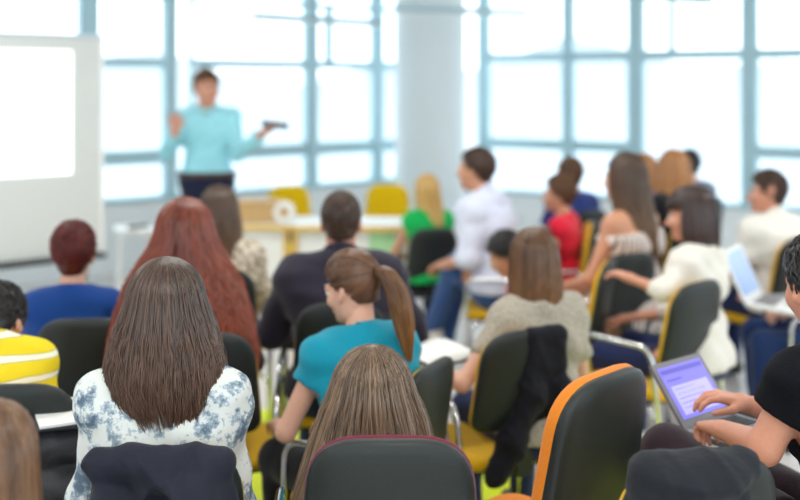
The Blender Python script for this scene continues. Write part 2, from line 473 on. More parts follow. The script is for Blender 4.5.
def pony_hair(n=1500, rad=.0028, tie=(0, -.115, .035), tail=[(0, -.115, .035), (0, -.165, .02), (.01, -.185, -.06), (.02, -.17, -.16), (.03, -.15, -.25)], tr=(.016, .03, .04, .036, .012), nt=900):
    def fn(H, Hyaw, person):
        v, f = cap_piece(.009, -.07)
        pieces = [flat_piece(v, f, .2)]
        tie_ = np.array(tie); E = SK_R + .013
        td = (tie_ - SK_C) / E; td /= np.linalg.norm(td)
        d = rng.normal(size=(n * 4, 3)); d /= np.linalg.norm(d, axis=1)[:, None]
        p = SK_C + d * E
        ok = (p[:, 2] > hairline(p[:, 1], -.07) - .002); d = d[ok][:n]; m = len(d)
        om = np.arccos(np.clip(d @ td, -1, .999))[:, None, None]; t = np.linspace(0, 1, 8)[None, :, None]
        dd = (np.sin((1 - t) * om) * d[:, None, :] + np.sin(t * om) * td[None, None, :]) / np.sin(om)
        q = SK_C + dd * E * (1 + .02 * rng.random((m, 1, 1)))
        pieces.append(strands_mesh(q, dd, rad, rng.random(m), .0))
        # tail
        Tp = np.array(tail); ks = np.linspace(0, 1, len(Tp)); tt = np.linspace(0, 1, 12)
        cen = np.stack([np.interp(tt, ks, Tp[:, i]) for i in range(3)], 1)
        for _ in range(2): cen[1:-1] = (cen[:-2] + 2 * cen[1:-1] + cen[2:]) / 4
        rr = np.interp(tt, ks, tr)
        ang = rng.uniform(0, 2 * math.pi, nt); rad0 = np.sqrt(rng.random(nt))
        T = np.gradient(cen, axis=0); T /= np.linalg.norm(T, axis=1)[:, None]
        Nn = np.cross(T, [1, 0, 0]); Nn /= np.linalg.norm(Nn, axis=1)[:, None] + 1e-6; Bn = np.cross(T, Nn)
        off = np.cos(ang)[:, None, None] * Nn[None] + np.sin(ang)[:, None, None] * Bn[None]
        ph = rng.random(nt)[:, None] * 6.28
        path = cen[None] + off * (rr[None, :, None] * rad0[:, None, None]) + .004 * np.sin(tt[None, :, None] * 9 + ph[:, :, None])
        path[:, :, 2] -= (rng.random(nt)[:, None] * .04) * tt[None, :] ** 3
        pieces.append(strands_mesh(path, off, rad * 1.15, rng.random(nt), .8))
        return pieces, H
    return fn

# ------------------------------------------------------------------ people
def hand_mesh(w, f, nrm, side, curl=35, res=.005, sc=1.0, spread=.0, per=None):
    f = np.array(f, float); f /= np.linalg.norm(f); nrm = np.array(nrm, float); nrm -= f * nrm.dot(f); nrm /= np.linalg.norm(nrm)
    s = np.cross(nrm, f) * side
    w = np.array(w, float)
    F_ = Field(w - .24 * sc, w + .24 * sc, res); k = .008
    per = per or (0, 4, 8, 12)
    for i in range(4):
        kn = w + (f * (.088 - .004 * abs(i - 1)) + s * (.030 - .020 * i)) * sc
        F_.cone(w + s * (.012 - .008 * i) * sc + f * .01 * sc, kn, .017 * sc, .0115 * sc, .012)
        L = (.072, .082, .076, .058)[i] * sc; a = R(curl + per[i]); p = kn
        dv = f + s * spread * (1.5 - i) * .6
        dv /= np.linalg.norm(dv); ang = a * .5
        for q, (lf, r0, r1) in enumerate(((.45, .0098, .0088), (.32, .0088, .008), (.23, .008, .0066))):
            dd = dv * math.cos(ang) + nrm * math.sin(ang); e = p + dd * L * lf
            F_.cone(p, e, r0 * sc, r1 * sc, .004); p = e; ang += a * .75
    b = w + (f * .02 + s * .022) * sc; d1 = f * .72 + s * .62 + nrm * .3; d1 /= np.linalg.norm(d1)
    m = b + d1 * .05 * sc; d2 = f * .9 + s * .22 + nrm * .36; d2 /= np.linalg.norm(d2); e = m + d2 * .034 * sc
    F_.cone(b, m, .016 * sc, .011 * sc, .01); F_.cone(m, e, .0108 * sc, .0085 * sc, .005); F_.cone(e, e + d2 * .022 * sc, .0088 * sc, .007 * sc, .004)
    F_.cone(w - f * .03 * sc, w + f * .015 * sc, .024 * sc, .023 * sc, .015)
    return F_.mesh()
LOG = []
def person(label, u, v, d, yaw, lean=(3, 8), side=0, hy=0, hp=0, hr=0, male=False, bulk=1.0, skin='skin_fair', shirt=None, pants=None,
           arms={}, legs={}, shoes=None, hair=None, hair_mat_=None, res=None, stand=False, face=False, S=None, hres=None, hands={}, collar=None, shorts=None, hoff=(0, 0, 0)):
    """u, v, d: where the top of the head is; yaw 0 looks away from the camera, 90 looks to the left of the picture"""
    res = res or min(.019, max(.0105, .0042 * d)); hres = hres or min(.0085, max(.005, .0019 * d))
    ph = .95 if stand else .53
    P0 = np.array([0, 0, ph])
    def dr(a): return np.array([math.sin(R(side)), math.sin(R(a)), math.cos(R(a))])
    l1, l2 = lean
    waist = P0 + .17 * dr(l1); chest = waist + .20 * dr((l1 + l2) / 2); nb = chest + .15 * dr(l2)
    hc = nb + np.array(hoff) + np.array([0, .02, 0]) + .15 * dr(l2 * .7 + hp * .25)
    Rh = Matrix.Rotation(R(hy), 3, 'Z') @ Matrix.Rotation(-R(hp), 3, 'X') @ Matrix.Rotation(R(hr), 3, 'Y')
    Rh = np.array(Rh)
    top = hc + np.array([0, 0, .135])
    Z = at(u, v, d)[2]
    if S is None: S = Z / top[2]
    Ry = np.array(Matrix.Rotation(R(yaw), 3, 'Z'))
    root = at(u, v, d) - S * (Ry @ top); root[2] = 0 if abs(Z - S * top[2]) < .02 else 0
    LOG.append((label[:40], round(S, 3), [round(float(x), 2) for x in root]))
    E = empty('person', root, R(yaw), S); tag(E, label, 'person')
    def loc(p):
        if p is None: return None
        if len(p) == 4: return (Ry.T @ (at(*p[1:]) - root)) / S
        return np.array(p, float)
    w = 1.0 if male else .9
    sh = [np.array([sg * .172 * w * bulk, -.005, 0]) + nb - np.array([0, 0, .066]) for sg in (-1, 1)]
    rot = np.eye(3)
    hip = [P0 + np.array([sg * .09, 0, 0]) for sg in (-1, 1)]
    tor = []   # torso primitives
    b = bulk
    tor.append((hip[0], hip[1], .112 * b, .112 * b)); tor.append((P0 + [-.05 * b, -.02, .03], P0 + [.05 * b, -.02, .03], .115 * b, .115 * b))
    tor.append((waist - [.055 * b * w, 0, 0], waist + [.055 * b * w, 0, 0], .100 * b, .100 * b))
    tor.append((chest - [.085 * b * w, .005, .02], chest + [.085 * b * w, -.005, -.02], .108 * b, .108 * b))
    tor.append((sh[0] * .8 + nb * .2 + [0, 0, -.06], sh[1] * .8 + nb * .2 + [0, 0, -.06], .082 * b, .082 * b))
    tor.append((sh[0], sh[1], .055, .055)); tor.append((nb - [0, .01, .02], sh[0], .055, .05)); tor.append((nb - [0, .01, .02], sh[1], .055, .05))
    A = {}; 
    for i, nm in enumerate('LR'):
        sg = (-1, 1)[i]
        e, h = arms.get(nm, ((sg * .25, .08, nb[2] - .31), (sg * .10, .30, ph + .12)) if not stand else ((sg * .25, -.02, 1.12), (sg * .26, .08, .88)))
        A[nm] = (sh[i], loc(e), loc(h))
    G = {}
    for i, nm in enumerate('LR'):
        sg = (-1, 1)[i]
        kn, an = legs.get(nm, ((sg * .13, .43, .515), (sg * .13, .42, .09)) if not stand else ((sg * .10, .02, .50), (sg * .10, -.02, .09)))
        G[nm] = (hip[i], loc(kn), loc(an))
    ar = .047 * (1 if male else .86) * (1 + (b - 1) * .5)
    def bounds(ps, m):
        Q = np.array([p for pr in ps for p in pr[:2]]); return Q.min(0) - m, Q.max(0) + m
    limbs = []
    for nm in 'LR':
        s0, e, h = A[nm]; limbs += [(s0, e, ar * 1.08, ar * .84), (e, h, ar * .86, ar * .60)]
    legp = []
    for nm in 'LR':
        h0, kn, an = G[nm]; legp += [(h0, kn, .080 * b, .056), (kn, an, .054, .036)]
        dirf = an - kn; ft = np.array([0, 1., 0])
        hz = kn - h0; hz = hz * [1, 1, 0]
        if np.linalg.norm(hz) > .1: ft = hz / np.linalg.norm(hz)
        legp += [(an + [0, 0, -.03], an + ft * .15 + [0, 0, -.055], .036, .026), (an - ft * .03 + [0, 0, -.045], an + ft * .05 + [0, 0, -.05], .03, .03)]
    # skin: one continuous body
    lo, hi = bounds(tor + limbs + legp + [(hc, hc)], .15)
    F_ = Field(lo, hi, res)
    tk = .004 if shirt and (shirt.get('strapless') or shirt.get('sleeve', .5) == 0) else .013
    for i_, p in enumerate(tor): F_.cone(p[0], p[1], p[2] - (tk if i_ > 1 else .016), p[3] - (tk if i_ > 1 else .016), .04)
    for p in legp: F_.cone(*p, .035)
    for p in limbs: F_.cone(*p, .02)
    hd = lambda p: hc + Rh @ np.array(p, float)
    F_.cone(nb - [0, .01, .03], hd((0, -.018, -.06)), .062 if male else .054, .055 if male else .047, .03)
    bodyparts = []
    # head on its own finer grid, joined to the neck
    Fh = Field(hc - .19, hc + .17, min(.0115, max(.0075, .0024 * d)) if not face else min(.0085, max(.006, .0018 * d)))
    Fh.ell(hd(SK_C), SK_R, .03, Rh.T); Fh.ell(hd((0, .022, -.035)), (.058, .07, .083), .03, Rh.T)
    Fh.ell(hd((0, .07, -.1)), (.024, .02, .018), .025, Rh.T)
    for sg in (-1, 1):
        Fh.ell(hd((sg * .04, .06, -.03)), (.026, .026, .028), .02, Rh.T)
        Fh.ell(hd((sg * .031, .099, -.002)), (.016, .013, .011), .012, Rh.T, op='sub')
        Fh.ell(hd((sg * .077, -.004, -.015)), (.011, .02, .033), .008, Rh.T)
        Fh.ell(hd((sg * .086, .0, -.012)), (.006, .009, .016), .006, Rh.T, op='sub')
    Fh.cone(hd((-.036, .079, .016)), hd((.036, .079, .016)), .013, .013, .016)
    Fh.cone(hd((0, .089, .004)), hd((0, .109, -.034)), .008, .0135, .012); Fh.cone(hd((-.012, .092, -.038)), hd((.012, .092, -.038)), .009, .009, .01)
    Fh.cone(hd((-.02, .084, -.063)), hd((.02, .084, -.063)), .0085, .0085, .008); Fh.cone(hd((-.016, .083, -.074)), hd((.016, .083, -.074)), .008, .008, .006)
    Fh.cone(nb * .3 + hc * .7 - [0, .005, .03], hd((0, -.018, -.06)), .058 if male else .05, .054 if male else .046, .03)
    bodyparts.append(Fh.mesh())
    for i, nm in enumerate('LR'):
        hk = hands.get(nm, {})
        s0, e, h = A[nm]
        f = np.array(hk['dir'], float) if 'dir' in hk else (h - e)
        if 'dirpx' in hk: f = loc(hk['dirpx']) - h
        nn = hk.get('palm', (0, 0, -1) if abs(f[2]) < .9 * np.linalg.norm(f) else (0, 1, 0))
        bodyparts.append(hand_mesh(h + (h - e) / np.linalg.norm(h - e) * .015, f, nn, hk.get('side', (1, -1)[i]), hk.get('curl', 35), hres, hk.get('sc', 1.0 if male else .92), hk.get('spread', .1)))
    V, Fc = join([F_.mesh()] + bodyparts)
    body = link('body', np_mesh('body', V, Fc), skin, E)
    if face:
        for sg in (-1, 1):
            ey = MB(); c = hd((sg * .031, .083, -.002))
            me = bpy.data.meshes.new('eye'); 
            ring = []
            for a in range(7):
                for q in range(12):
                    t1 = math.pi * a / 6; t2 = 2 * math.pi * q / 12
                    ring.append(c + Rh @ np.array([.0115 * math.sin(t1) * math.cos(t2), .0115 * math.cos(t1), .0115 * math.sin(t1) * math.sin(t2)]))
            ey.add(ring, [(a * 12 + q, a * 12 + (q + 1) % 12, a * 12 + 12 + (q + 1) % 12, a * 12 + 12 + q) for a in range(6) for q in range(12)])
            eo = ey.build('eye', 'eye_white', body, True)
            ir = MB(); ir.add([c + Rh @ np.array([.0062 * math.cos(q), .0107, .0062 * math.sin(q)]) for q in np.linspace(0, 2 * math.pi, 13)[:-1]] + [c + Rh @ np.array([0, .0124, 0])], [(q, (q + 1) % 12, 12) for q in range(12)])
            ir.build('iris', 'iris', eo, True) if False else ir.build('iris', 'iris', body, True)
            br = MB(); br.tube([hd((sg * .016, .094, .022)), hd((sg * .032, .093, .027)), hd((sg * .05, .079, .021))], [.004, .0042, .002], 6)
            br.build('eyebrow', hair_mat_, body, True)
        lp = MB(); lp.tube([hd((-.022, .0865, -.068)), hd((-.01, .0925, -.067)), hd((0, .093, -.068)), hd((.01, .0925, -.067)), hd((.022, .0865, -.068))], [.001, .0035, .004, .0035, .001], 6)
        lp.build('lips', mat('lips', (178, 96, 86), .4), body, True)
    # clothes
    up = nb - chest; up = up / np.linalg.norm(up)
    if shirt:
        infl = shirt.get('infl', .011); sl = shirt.get('sleeve', .55)
        ps = list(tor); lim = []
        for nm in 'LR':
            s0, e, h = A[nm]; g = ar
            if sl <= 0: continue
            if sl <= 1: lim.append((s0, s0 + (e - s0) * sl, g * 1.08 + infl, (g * (1.08 - .24 * sl) + infl * 1.25)))
            else:
                lim += [(s0, e, g * 1.08 + infl, g * .86 + infl), (e, e + (h - e) * (sl - 1), g * .88 + infl, (g * .65 + infl * 1.1))]
        lo, hi = bounds(ps + lim, .17); Fs = Field(lo, hi, res)
        for p in ps: Fs.cone(p[0], p[1], p[2] + infl, p[3] + infl, .05)
        if shirt.get('dress'):
            for nm in 'LR': h0, kn, an = G[nm]; Fs.cone(h0, h0 + (kn - h0) * .75, .1, .09, .08)
        if not shirt.get('sleeveless'):
            pass
        for p in lim: Fs.cone(*p, .022)
        Fs.warp(folds(shirt.get('fold', .0045), 1.0, random.random() * 6))
        nk = shirt.get('neck', .012); rn = (.062 if male else .054) + .007
        Fs.cone(nb + up * (nk - .005) + np.array([0, .012, 0]), hc + up * .05, rn, rn, .008, op='sub')
        if not shirt.get('collar'): Fs.cone(nb + up * (nk - .01) + np.array([0, .06, -.01]), nb + up * .15 + np.array([0, .1, 0]), rn * .8, rn, .008, op='sub')
        if shirt.get('strapless'): Fs.cut(chest + up * .04, up)
        if sl > 0:
            for nm in 'LR':   # open the cuffs cleanly
                s0, e, h = A[nm]
                if sl <= 1: c0 = s0 + (e - s0) * sl; n0 = e - s0
                else: c0 = e + (h - e) * (sl - 1); n0 = h - e
                n0 = n0 / np.linalg.norm(n0)
                sl_, g = Fs.sub(c0 - .11, c0 + .11)
                if sl_ is not None:
                    pl = (g[0] - c0[0]) * n0[0] + (g[1] - c0[1]) * n0[1] + (g[2] - c0[2]) * n0[2]
                    rd = np.sqrt(np.maximum(0, (g[0] - c0[0]) ** 2 + (g[1] - c0[1]) ** 2 + (g[2] - c0[2]) ** 2))
                    cutf = np.where(rd < .10, pl, -1).astype(np.float32)
                    Fs.f[sl_] = np.maximum(Fs.f[sl_], np.where(rd < .085, cutf, -1))
        if not shirt.get('dress'): Fs.cut(P0 + [0, 0, -.005 if not stand else .055], (0, 0, -1))
        V, Fc = Fs.mesh(); so = link(shirt.get('name', 'shirt'), np_mesh('shirt', V, Fc), shirt['mat'], E)
        if collar or shirt.get('collar'):
            Fk = Field(nb - .13, nb + .15, .007)
            r = .068 if male else .06
            ctop = nb * .55 + hc * .45
            Fk.cone(nb - [0, .008, .03], ctop - [0, .01, 0], r + .012, r + .004, .01)
            Fk.cut(nb + up * .052 - [0, .02, 0], up + np.array([0, .55, 0])); Fk.cut(nb - up * .02, -up)
            V, Fc = Fk.mesh(); link('collar', np_mesh('collar', V, Fc), shirt['mat'], E)
    pm = pants or shorts
    if pm:
        fr = 1.0 if pants else .55
        ps = [(hip[0], hip[1], .112 * b + .003, .112 * b + .003), (P0 + [-.05 * b, -.02, .05], P0 + [.05 * b, -.02, .05], .115 * b + .002, .115 * b + .002)]
        for nm in 'LR':
            h0, kn, an = G[nm]
            if pants: ps += [(h0, kn, .085 * b + .012, .058 + .014), (kn, an, .056 + .014, .036 + .018)]
            else: ps += [(h0, h0 + (kn - h0) * .8, .085 * b + .014, .066 + .018)]
        lo, hi = bounds(ps, .16); Fp = Field(lo, hi, res)
        for p in ps: Fp.cone(*p, .03)
        Fp.warp(folds(.003, .9, random.random() * 6))
        Fp.warp(lambda X, Y, Z: np.where((Y < .17) & (np.abs(X) < .22 * b) & (Z > P0[2] + (.11 if stand or not shirt else .035)), .2, 0) + 0 * X)
        if pants: Fp.cut((0, 0, min(G['L'][2][2], G['R'][2][2]) - .02), (0, 0, -1))
        V, Fc = Fp.mesh(); link('trousers' if pants else 'shorts', np_mesh('trousers', V, Fc), pm, E)
    if shoes:
        for nm in 'LR':
            h0, kn, an = G[nm]; hz = (kn - h0) * [1, 1, 0]; ft = hz / np.linalg.norm(hz) if np.linalg.norm(hz) > .1 else np.array([0, 1., 0])
            lo, hi = bounds([(an, an + ft * .17)], .12); Fz = Field(lo, hi, .011)
            Fz.cone(an - ft * .03 + [0, 0, -.035], an + ft * .08 + [0, 0, -.045], .045, .042, .03)
            Fz.cone(an + ft * .06 + [0, 0, -.045], an + ft * .165 + [0, 0, -.056], .042, .032, .03); Fz.cone(an, an + [0, 0, -.03], .045, .045, .03)
            Fz.cut(an - [0, 0, .088], (0, 0, -1)); Fz.cut(an + [0, 0, .02], (0, 0, 1))
            V, Fc = Fz.mesh(); link('shoe', np_mesh('shoe', V, Fc), shoes, E)
    if hair:
        Hm = np.eye(4); Hm[:3, :3] = Rh; Hm[:3, 3] = hc
        Hy = np.eye(4); Hy[:3, :3] = np.array(Matrix.Rotation(R(hy), 3, 'Z')); Hy[:3, 3] = hc
        pieces, M = hair(Hm, Hy, None)
        hair_object(E, pieces, hair_mat_, M)
    E['_root'] = [float(x) for x in root]; E['_yaw'] = yaw
    return E, root, S

# ------------------------------------------------------------------ chair
CH = {}
def back_xyz(x, z, h):
    t = R(9); zz = z - .56
    y0 = -.205 - zz * math.tan(t) + .55 * x * x + h
    return (x, y0, z)
def chair_meshes(colour):
    if colour in CH: return CH[colour]
    out = {}
    ol = round_quad([(-.165, .555), (.165, .555), (.172, .915), (-.172, .915)], (.05, .05, .105, .105))
    ol = [np.array((p[0] * (1.17 - .17 * max(0, (p[1] - .6)) / .315 * (1 if p[1] > .6 else 0)), p[1] + (.012 - .4 * p[0] ** 2 if p[1] > .85 else 0))) for p in ol]
    v, f = panel(ol, [(.16, -.028), (.08, -.026), (.03, -.022), (.010, -.016), (.001, -.008), (0, .008), (.003, .014)], back_xyz)
    out['back_shell'] = ('dark_shell', v, [q[::-1] for q in f])
    ol2 = [(p[0] * (.992 if colour in ('mustard', 'black') else 1.0), p[1] - (.012 if colour in ('mustard', 'black') else .0 if colour == 'crimson' else -.002) * (p[1] > .8)) for p in ol]
    v, f = panel(ol2, [(.006, .004), (.001, .008), (-.003, .018), (.002, .030), (.018, .038), (.06, .044), (.14, .046)], lambda x, z, h: back_xyz(x, z, h * (1.35 if colour == 'orange' else 1)))
    out['back_cushion'] = ('uph_' + colour, v, [q[::-1] for q in f])
    so = round_quad([(-.20, -.20), (.20, -.20), (.215, .23), (-.215, .23)], (.06, .06, .08, .08))
    sx = lambda x, y, h: (x, y, .405 + h - .10 * max(0, y - .13) ** 1 * .35)
    v, f = panel(so, [(.03, .012), (.004, .012), (-.003, .028), (.002, .044), (.02, .053), (.07, .056), (.15, .05)], sx)
    out['seat_cushion'] = ('uph_' + colour, v, f)
    v, f = panel(so, [(.08, -.006), (.03, -.004), (.006, .004), (.004, .013), (.02, .014)], sx)
    out['seat_pan'] = ('dark_shell', v, f)
    for nm, sg in (('arm_frame', -1), ('arm_frame_b', 1)):
        m = MB(); X = sg * .245
        m.tube(fillet([(X, .22, .012), (X, .20, .655), (X, -.17, .655), (X * 1.0, -.26, .012)], .07), .0115, 10)
        out[nm] = ('chrome', m.v, m.f)
        m = MB(); m.tube(fillet([(X, .22, .012), (X, .19, .385), (X, -.19, .385), (X, -.26, .012)], .05), .0115, 10)
        out[nm.replace('arm', 'leg')] = ('chrome', m.v, m.f)
    m = MB()
    for y in (.12, -.12): m.tube(fillet([(-.245, y * 1.55, .36), (-.2, y, .395), (.2, y, .395), (.245, y * 1.55, .36)], .03), .010, 8)
    out['crossbar'] = ('chrome', m.v, m.f)
    m = MB()
    m.box((-.03, -.235, .40), (.03, -.215, .60)); m.box((-.03, -.235, .392), (.03, -.10, .407))
    out['back_bracket'] = ('black_plastic', m.v, m.f)
    for nm, sg in (('arm_pad', -1), ('arm_pad_b', 1)):
        m = MB(); m.box((sg * .245 - .021, -.12, .66), (sg * .245 + .021, .13, .681), None, .008); out[nm] = ('black_plastic', m.v, m.f)
    k = 0
    for sx_ in (-1, 1):
        for y in (.22, -.262):
            m = MB(); m.tube([(sx_ * .245, y, 0), (sx_ * .245, y, .022)], .016, 10); out['glide_%d' % k] = ('rubber', m.v, m.f); k += 1
    res = {}
    for k, (mt, v, f) in out.items():
        me = bpy.data.meshes.new(k); me.from_pydata([tuple(p) for p in v], [], f); me.materials.append(MATS[mt])
        me.polygons.foreach_set('use_smooth', [k.split('_')[0] not in ('back' if k == 'back_bracket' else 'x',)] * len(me.polygons)); me.update()
        res[k] = me
    CH[colour] = res; return res
def chair(label, loc, yaw, colour='mustard', sc=.95, pads=False, arms=True):
    E = empty('conference_chair', (loc[0], loc[1], 0), R(yaw), sc); tag(E, label, 'chair', 'conference chairs')
    for k, me in chair_meshes(colour).items():
        if k.startswith('arm_pad') and not pads: continue
        if k.startswith('arm_frame') and not arms or k.startswith('leg_frame') and arms: continue
        nm = 'glide' if k.startswith('glide') else k.replace('_b', '') if k.endswith('_b') else k
        o = bpy.data.objects.new(nm, me); col.objects.link(o); o.parent = E
    return E
def chair_back_at(label, u, d, yaw, colour='mustard', sc=.95, pads=False, arms=True):
    p = at(u, 100, d); Ry = np.array(Matrix.Rotation(R(yaw), 3, 'Z')); p = p - Ry @ np.array([0, -.24, 0]) * sc
    return chair(label, p, yaw, colour, sc, pads, arms)
def seat_for(P, label, colour='mustard', dy=.10, yaw=None):
    E, root, S = P; y = E['_yaw'] if yaw is None else yaw
    Ry = np.array(Matrix.Rotation(R(y), 3, 'Z')); p = np.array(root) + Ry @ np.array([0, dy, 0])
    return chair(label, p, y, colour)

# ------------------------------------------------------------------ the room
CEIL = 3.2
dl = np.array([.785, .619]); dl /= np.linalg.norm(dl)
drt = np.array([.85, -.527]); drt /= np.linalg.norm(drt)
PL = np.array([-.525, 10.5]); PR = np.array([2.0, 10.5])
k_ = np.linalg.solve(np.stack([dl, -drt], 1), PR - PL); CORNER = PL + dl * k_[0]
LEND = CORNER - dl * 9.6; REND = CORNER + drt * 9.2
YB = -3.0
corners = [CORNER, LEND, np.array([LEND[0], YB]), np.array([REND[0], YB]), REND]
def poly_slab(name, pts, z0, z1, m):
    b = MB(); n = len(pts); v = [(p[0], p[1], z0) for p in pts] + [(p[0], p[1], z1) for p in pts]
    f = [tuple(range(n - 1, -1, -1)), tuple(range(n, 2 * n))] + [(i, (i + 1) % n, n + (i + 1) % n, n + i) for i in range(n)]
    b.add(v, f); return b.build(name, m)
struct(poly_slab('floor', corners, -.12, 0, 'floor_vinyl'))
struct(poly_slab('ceiling', corners, CEIL, CEIL + .12, 'ceiling_paint'))
fd = np.array([.8, -.6]); fn_ = np.array([-.6, -.8]); q0 = np.array([.336, 4.416])
struct(poly_slab('floor_strip', [q0 + fd * -1.9, q0 + fd * 2.2, q0 + fd * 2.2 + fn_ * 1.5, q0 + fd * -1.9 + fn_ * 1.5], .0002, .003, 'floor_yellow'), 'bright yellow strip let into the pale floor')

def wall_param(A, B, u):
    """distance along wall A->B where pixel column u meets it"""
    k = (u - 400) / 1000; D = B - A
    t = (A[0] - k * A[1]) / (k * D[1] - D[0]); return t * np.linalg.norm(D)
def window_wall(wname, winname, A, B, zsill, ztop, mull, cells, inward, thick=.16):
    """mull: [(centre, width, z0, z1)] ; cells: [(s0, s1, [z levels of rails], glass)]"""
    L = float(np.linalg.norm(B - A)); ang = math.atan2(B[1] - A[1], B[0] - A[0])
    M = Matrix.Translation((A[0], A[1], 0)) @ Matrix.Rotation(ang, 4, 'Z')
    y0, y1 = (0, thick * inward) if inward > 0 else (thick * inward, 0)
    W = empty(wname); W.matrix_world = M; struct(W)
    MB().box((0, y0, 0), (L, y1, zsill)).build('wall_panel', 'wall_paint', W)
    MB().box((0, y0, ztop), (L, y1, CEIL)).build('wall_header', 'wall_paint', W)
    Wn = empty(winname); Wn.matrix_world = M; struct(Wn)
    yc = (y0 + y1) / 2
    MB().box((0, yc - .11, zsill - .02), (L, yc + .11, zsill + .025), None, .008).build('window_sill', 'frame_paint', Wn)
    for c, w, z0, z1 in mull:
        MB().box((c - w / 2, yc - .06, z0), (c + w / 2, yc + .06, z1), None, .006).build('mullion', 'frame_paint', Wn)
    for s0, s1, rails, gl in cells:
        for z, h in rails:
            MB().box((s0, yc - .045, z - h / 2), (s1, yc + .045, z + h / 2), None, .006).build('rail', 'frame_paint', Wn)
        lv = [zsill] + sorted(z for z, h in rails) + [ztop]
        for a, b in zip(lv[:-1], lv[1:]):
            if b - a > .05: MB().box((s0, yc - .006, a), (s1, yc + .006, b)).build('pane', gl, Wn)
    return W
def cells_from(ms, L, rails, special={}):
    cs = []; edges = [(0, 0)] + [(c - w / 2, c + w / 2) for c, w, *_ in ms] + [(L, L)]
    for i in range(len(edges) - 1):
        s0, s1 = edges[i][1], edges[i + 1][0]
        if s1 - s0 > .02: cs.append((s0, s1, special.get(i, (rails, 'window_glass'))[0], special.get(i, (rails, 'window_glass'))[1]))
    return cs
# left window wall: from the far left end to the corner
LL = float(np.linalg.norm(CORNER - LEND))
pl = lambda u: wall_param(LEND, CORNER, u)
zl, zt = .64, 2.95
ml = [(.1, .2)] + [(s, .12) for s in (1.6, 3.0)] + [(pl(91), .17), (pl(173), .12), (pl(194), .025), (pl(314.5), .13), (pl(381), .12)]
ml = sorted([m for m in ml if m[0] < pl(60) or m[0] >= pl(90)])
ml = [(c, w, zl, zt) for c, w in ml]
railL = [(1.02, .13), (1.885, .085), (2.5, .05)]
spec = {}
for i, _ in enumerate(ml):
    if abs(ml[i][0] - pl(173)) < .01: spec[i + 1] = ([], 'clear_glass')
window_wall('wall_left', 'window_1', LEND, CORNER, zl, zt, ml + [(pl(333), .05, 1.9, 2.5)], cells_from(ml, LL - .05, railL, spec), 1)
LR_ = float(np.linalg.norm(REND - CORNER)); pr = lambda u: wall_param(CORNER, REND, u)
mr = [(pr(481), .13), (pr(566), .12), (pr(634), .16), (pr(748), .15)] + [(pr(748) + s, .14) for s in (1.4, 2.8, 4.2)]
mr = [(c, w, .5, zt) for c, w in mr if c < LR_]
railR = [(1.03, .12), (1.98, .10)]
specR = {3: ([(1.98, .10)], 'window_glass'), 0: ([], 'clear_glass')}
window_wall('wall_right', 'window_2', CORNER, REND, .5, zt, mr + [(pr(669.5), .05, 1.98, zt)], cells_from(mr, LR_, railR, specR), 1)
# walls beside and behind the camera
def plain_wall(name, A, B):
    D = B - A; n = np.array([-D[1], D[0]]) / np.linalg.norm(D) * .16
    struct(poly_slab(name, [A, B, B + n, A + n], 0, CEIL, 'wall_paint'))
plain_wall('wall_side', LEND, corners[2]); 
RB = corners[3]; LB = corners[2]; LN = float(np.linalg.norm(RB - LB))
mb_ = [(s, .12, .8, zt) for s in np.arange(1.4, LN - .4, 1.5)]
window_wall('wall_back', 'back_fill_window', LB, RB, .8, zt, mb_, cells_from(mb_, LN, [(2.0, .07)]), -1)  # unseen windows, added behind the camera for soft fill light
mb2 = [(s, .12, .8, zt) for s in np.arange(1.4, float(REND[1] - YB) - .4, 1.5)]
window_wall('wall_far_side', 'window_3', RB, REND, .8, zt, mb2, cells_from(mb2, float(REND[1] - YB), [(2.0, .07)]), -1)
# round column in the corner
m = MB(); cx, cy = at(430, 83, 10.35)[:2]; n = 40
v = []; hs = [(0, .40), (.12, .40), (.13, .365), (CEIL - .001, .365)]
for z, r in hs: v += [(cx + r * math.cos(2 * math.pi * k / n), cy + r * math.sin(2 * math.pi * k / n), z) for k in range(n)]
m.add(v, [(i * n + k, i * n + (k + 1) % n, (i + 1) * n + (k + 1) % n, (i + 1) * n + k) for i in range(3) for k in range(n)])
struct(m.build('column', 'column_paint', None, True), 'round pale column in the corner between the window walls')
# pale ridge far outside
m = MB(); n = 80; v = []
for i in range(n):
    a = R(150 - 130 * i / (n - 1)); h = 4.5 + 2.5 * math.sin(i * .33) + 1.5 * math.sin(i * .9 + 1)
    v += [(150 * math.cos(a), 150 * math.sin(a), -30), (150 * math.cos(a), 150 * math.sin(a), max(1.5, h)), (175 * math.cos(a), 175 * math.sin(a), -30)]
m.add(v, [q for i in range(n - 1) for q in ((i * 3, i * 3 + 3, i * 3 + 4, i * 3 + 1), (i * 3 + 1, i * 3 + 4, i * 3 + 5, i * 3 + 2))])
struct(m.build('hills', 'hill_haze', None, True), 'pale hazy ridge beyond the windows')

# pendants
def pendant(label, a, b, glow=True, watts=None):
    a = np.array(a, float); b = np.array(b, float); mid = (a + b) / 2; L = np.linalg.norm(b - a); ang = math.atan2(b[1] - a[1], b[0] - a[0])
    E = empty('ceiling_pendant', mid, ang); tag(E, label, 'ceiling lamp', 'slim linear pendants')
    MB().box((-L / 2, -.045, 0), (L / 2, .045, .05), None, .01).build('housing', 'luminaire', E)
    MB().box((-L / 2 + .02, -.035, -.012), (L / 2 - .02, .035, .001), None, .004).build('diffuser', 'lamp_glow' if glow else 'white_plastic', E)
    for s in (-.35, .35):
        MB().tube([(s * L, 0, .05), (s * L, 0, CEIL - mid[2])], .004, 6).build('cable', 'aluminium', E)
    if watts:
        ld = bpy.data.lights.new('pendant_light', 'AREA'); ld.shape = 'RECTANGLE'; ld.size = L; ld.size_y = .09; ld.energy = watts; ld.color = (1, .97, .93)
        lo = bpy.data.objects.new('pendant_light', ld); col.objects.link(lo); lo.parent = E; lo.location = (0, 0, -.03)
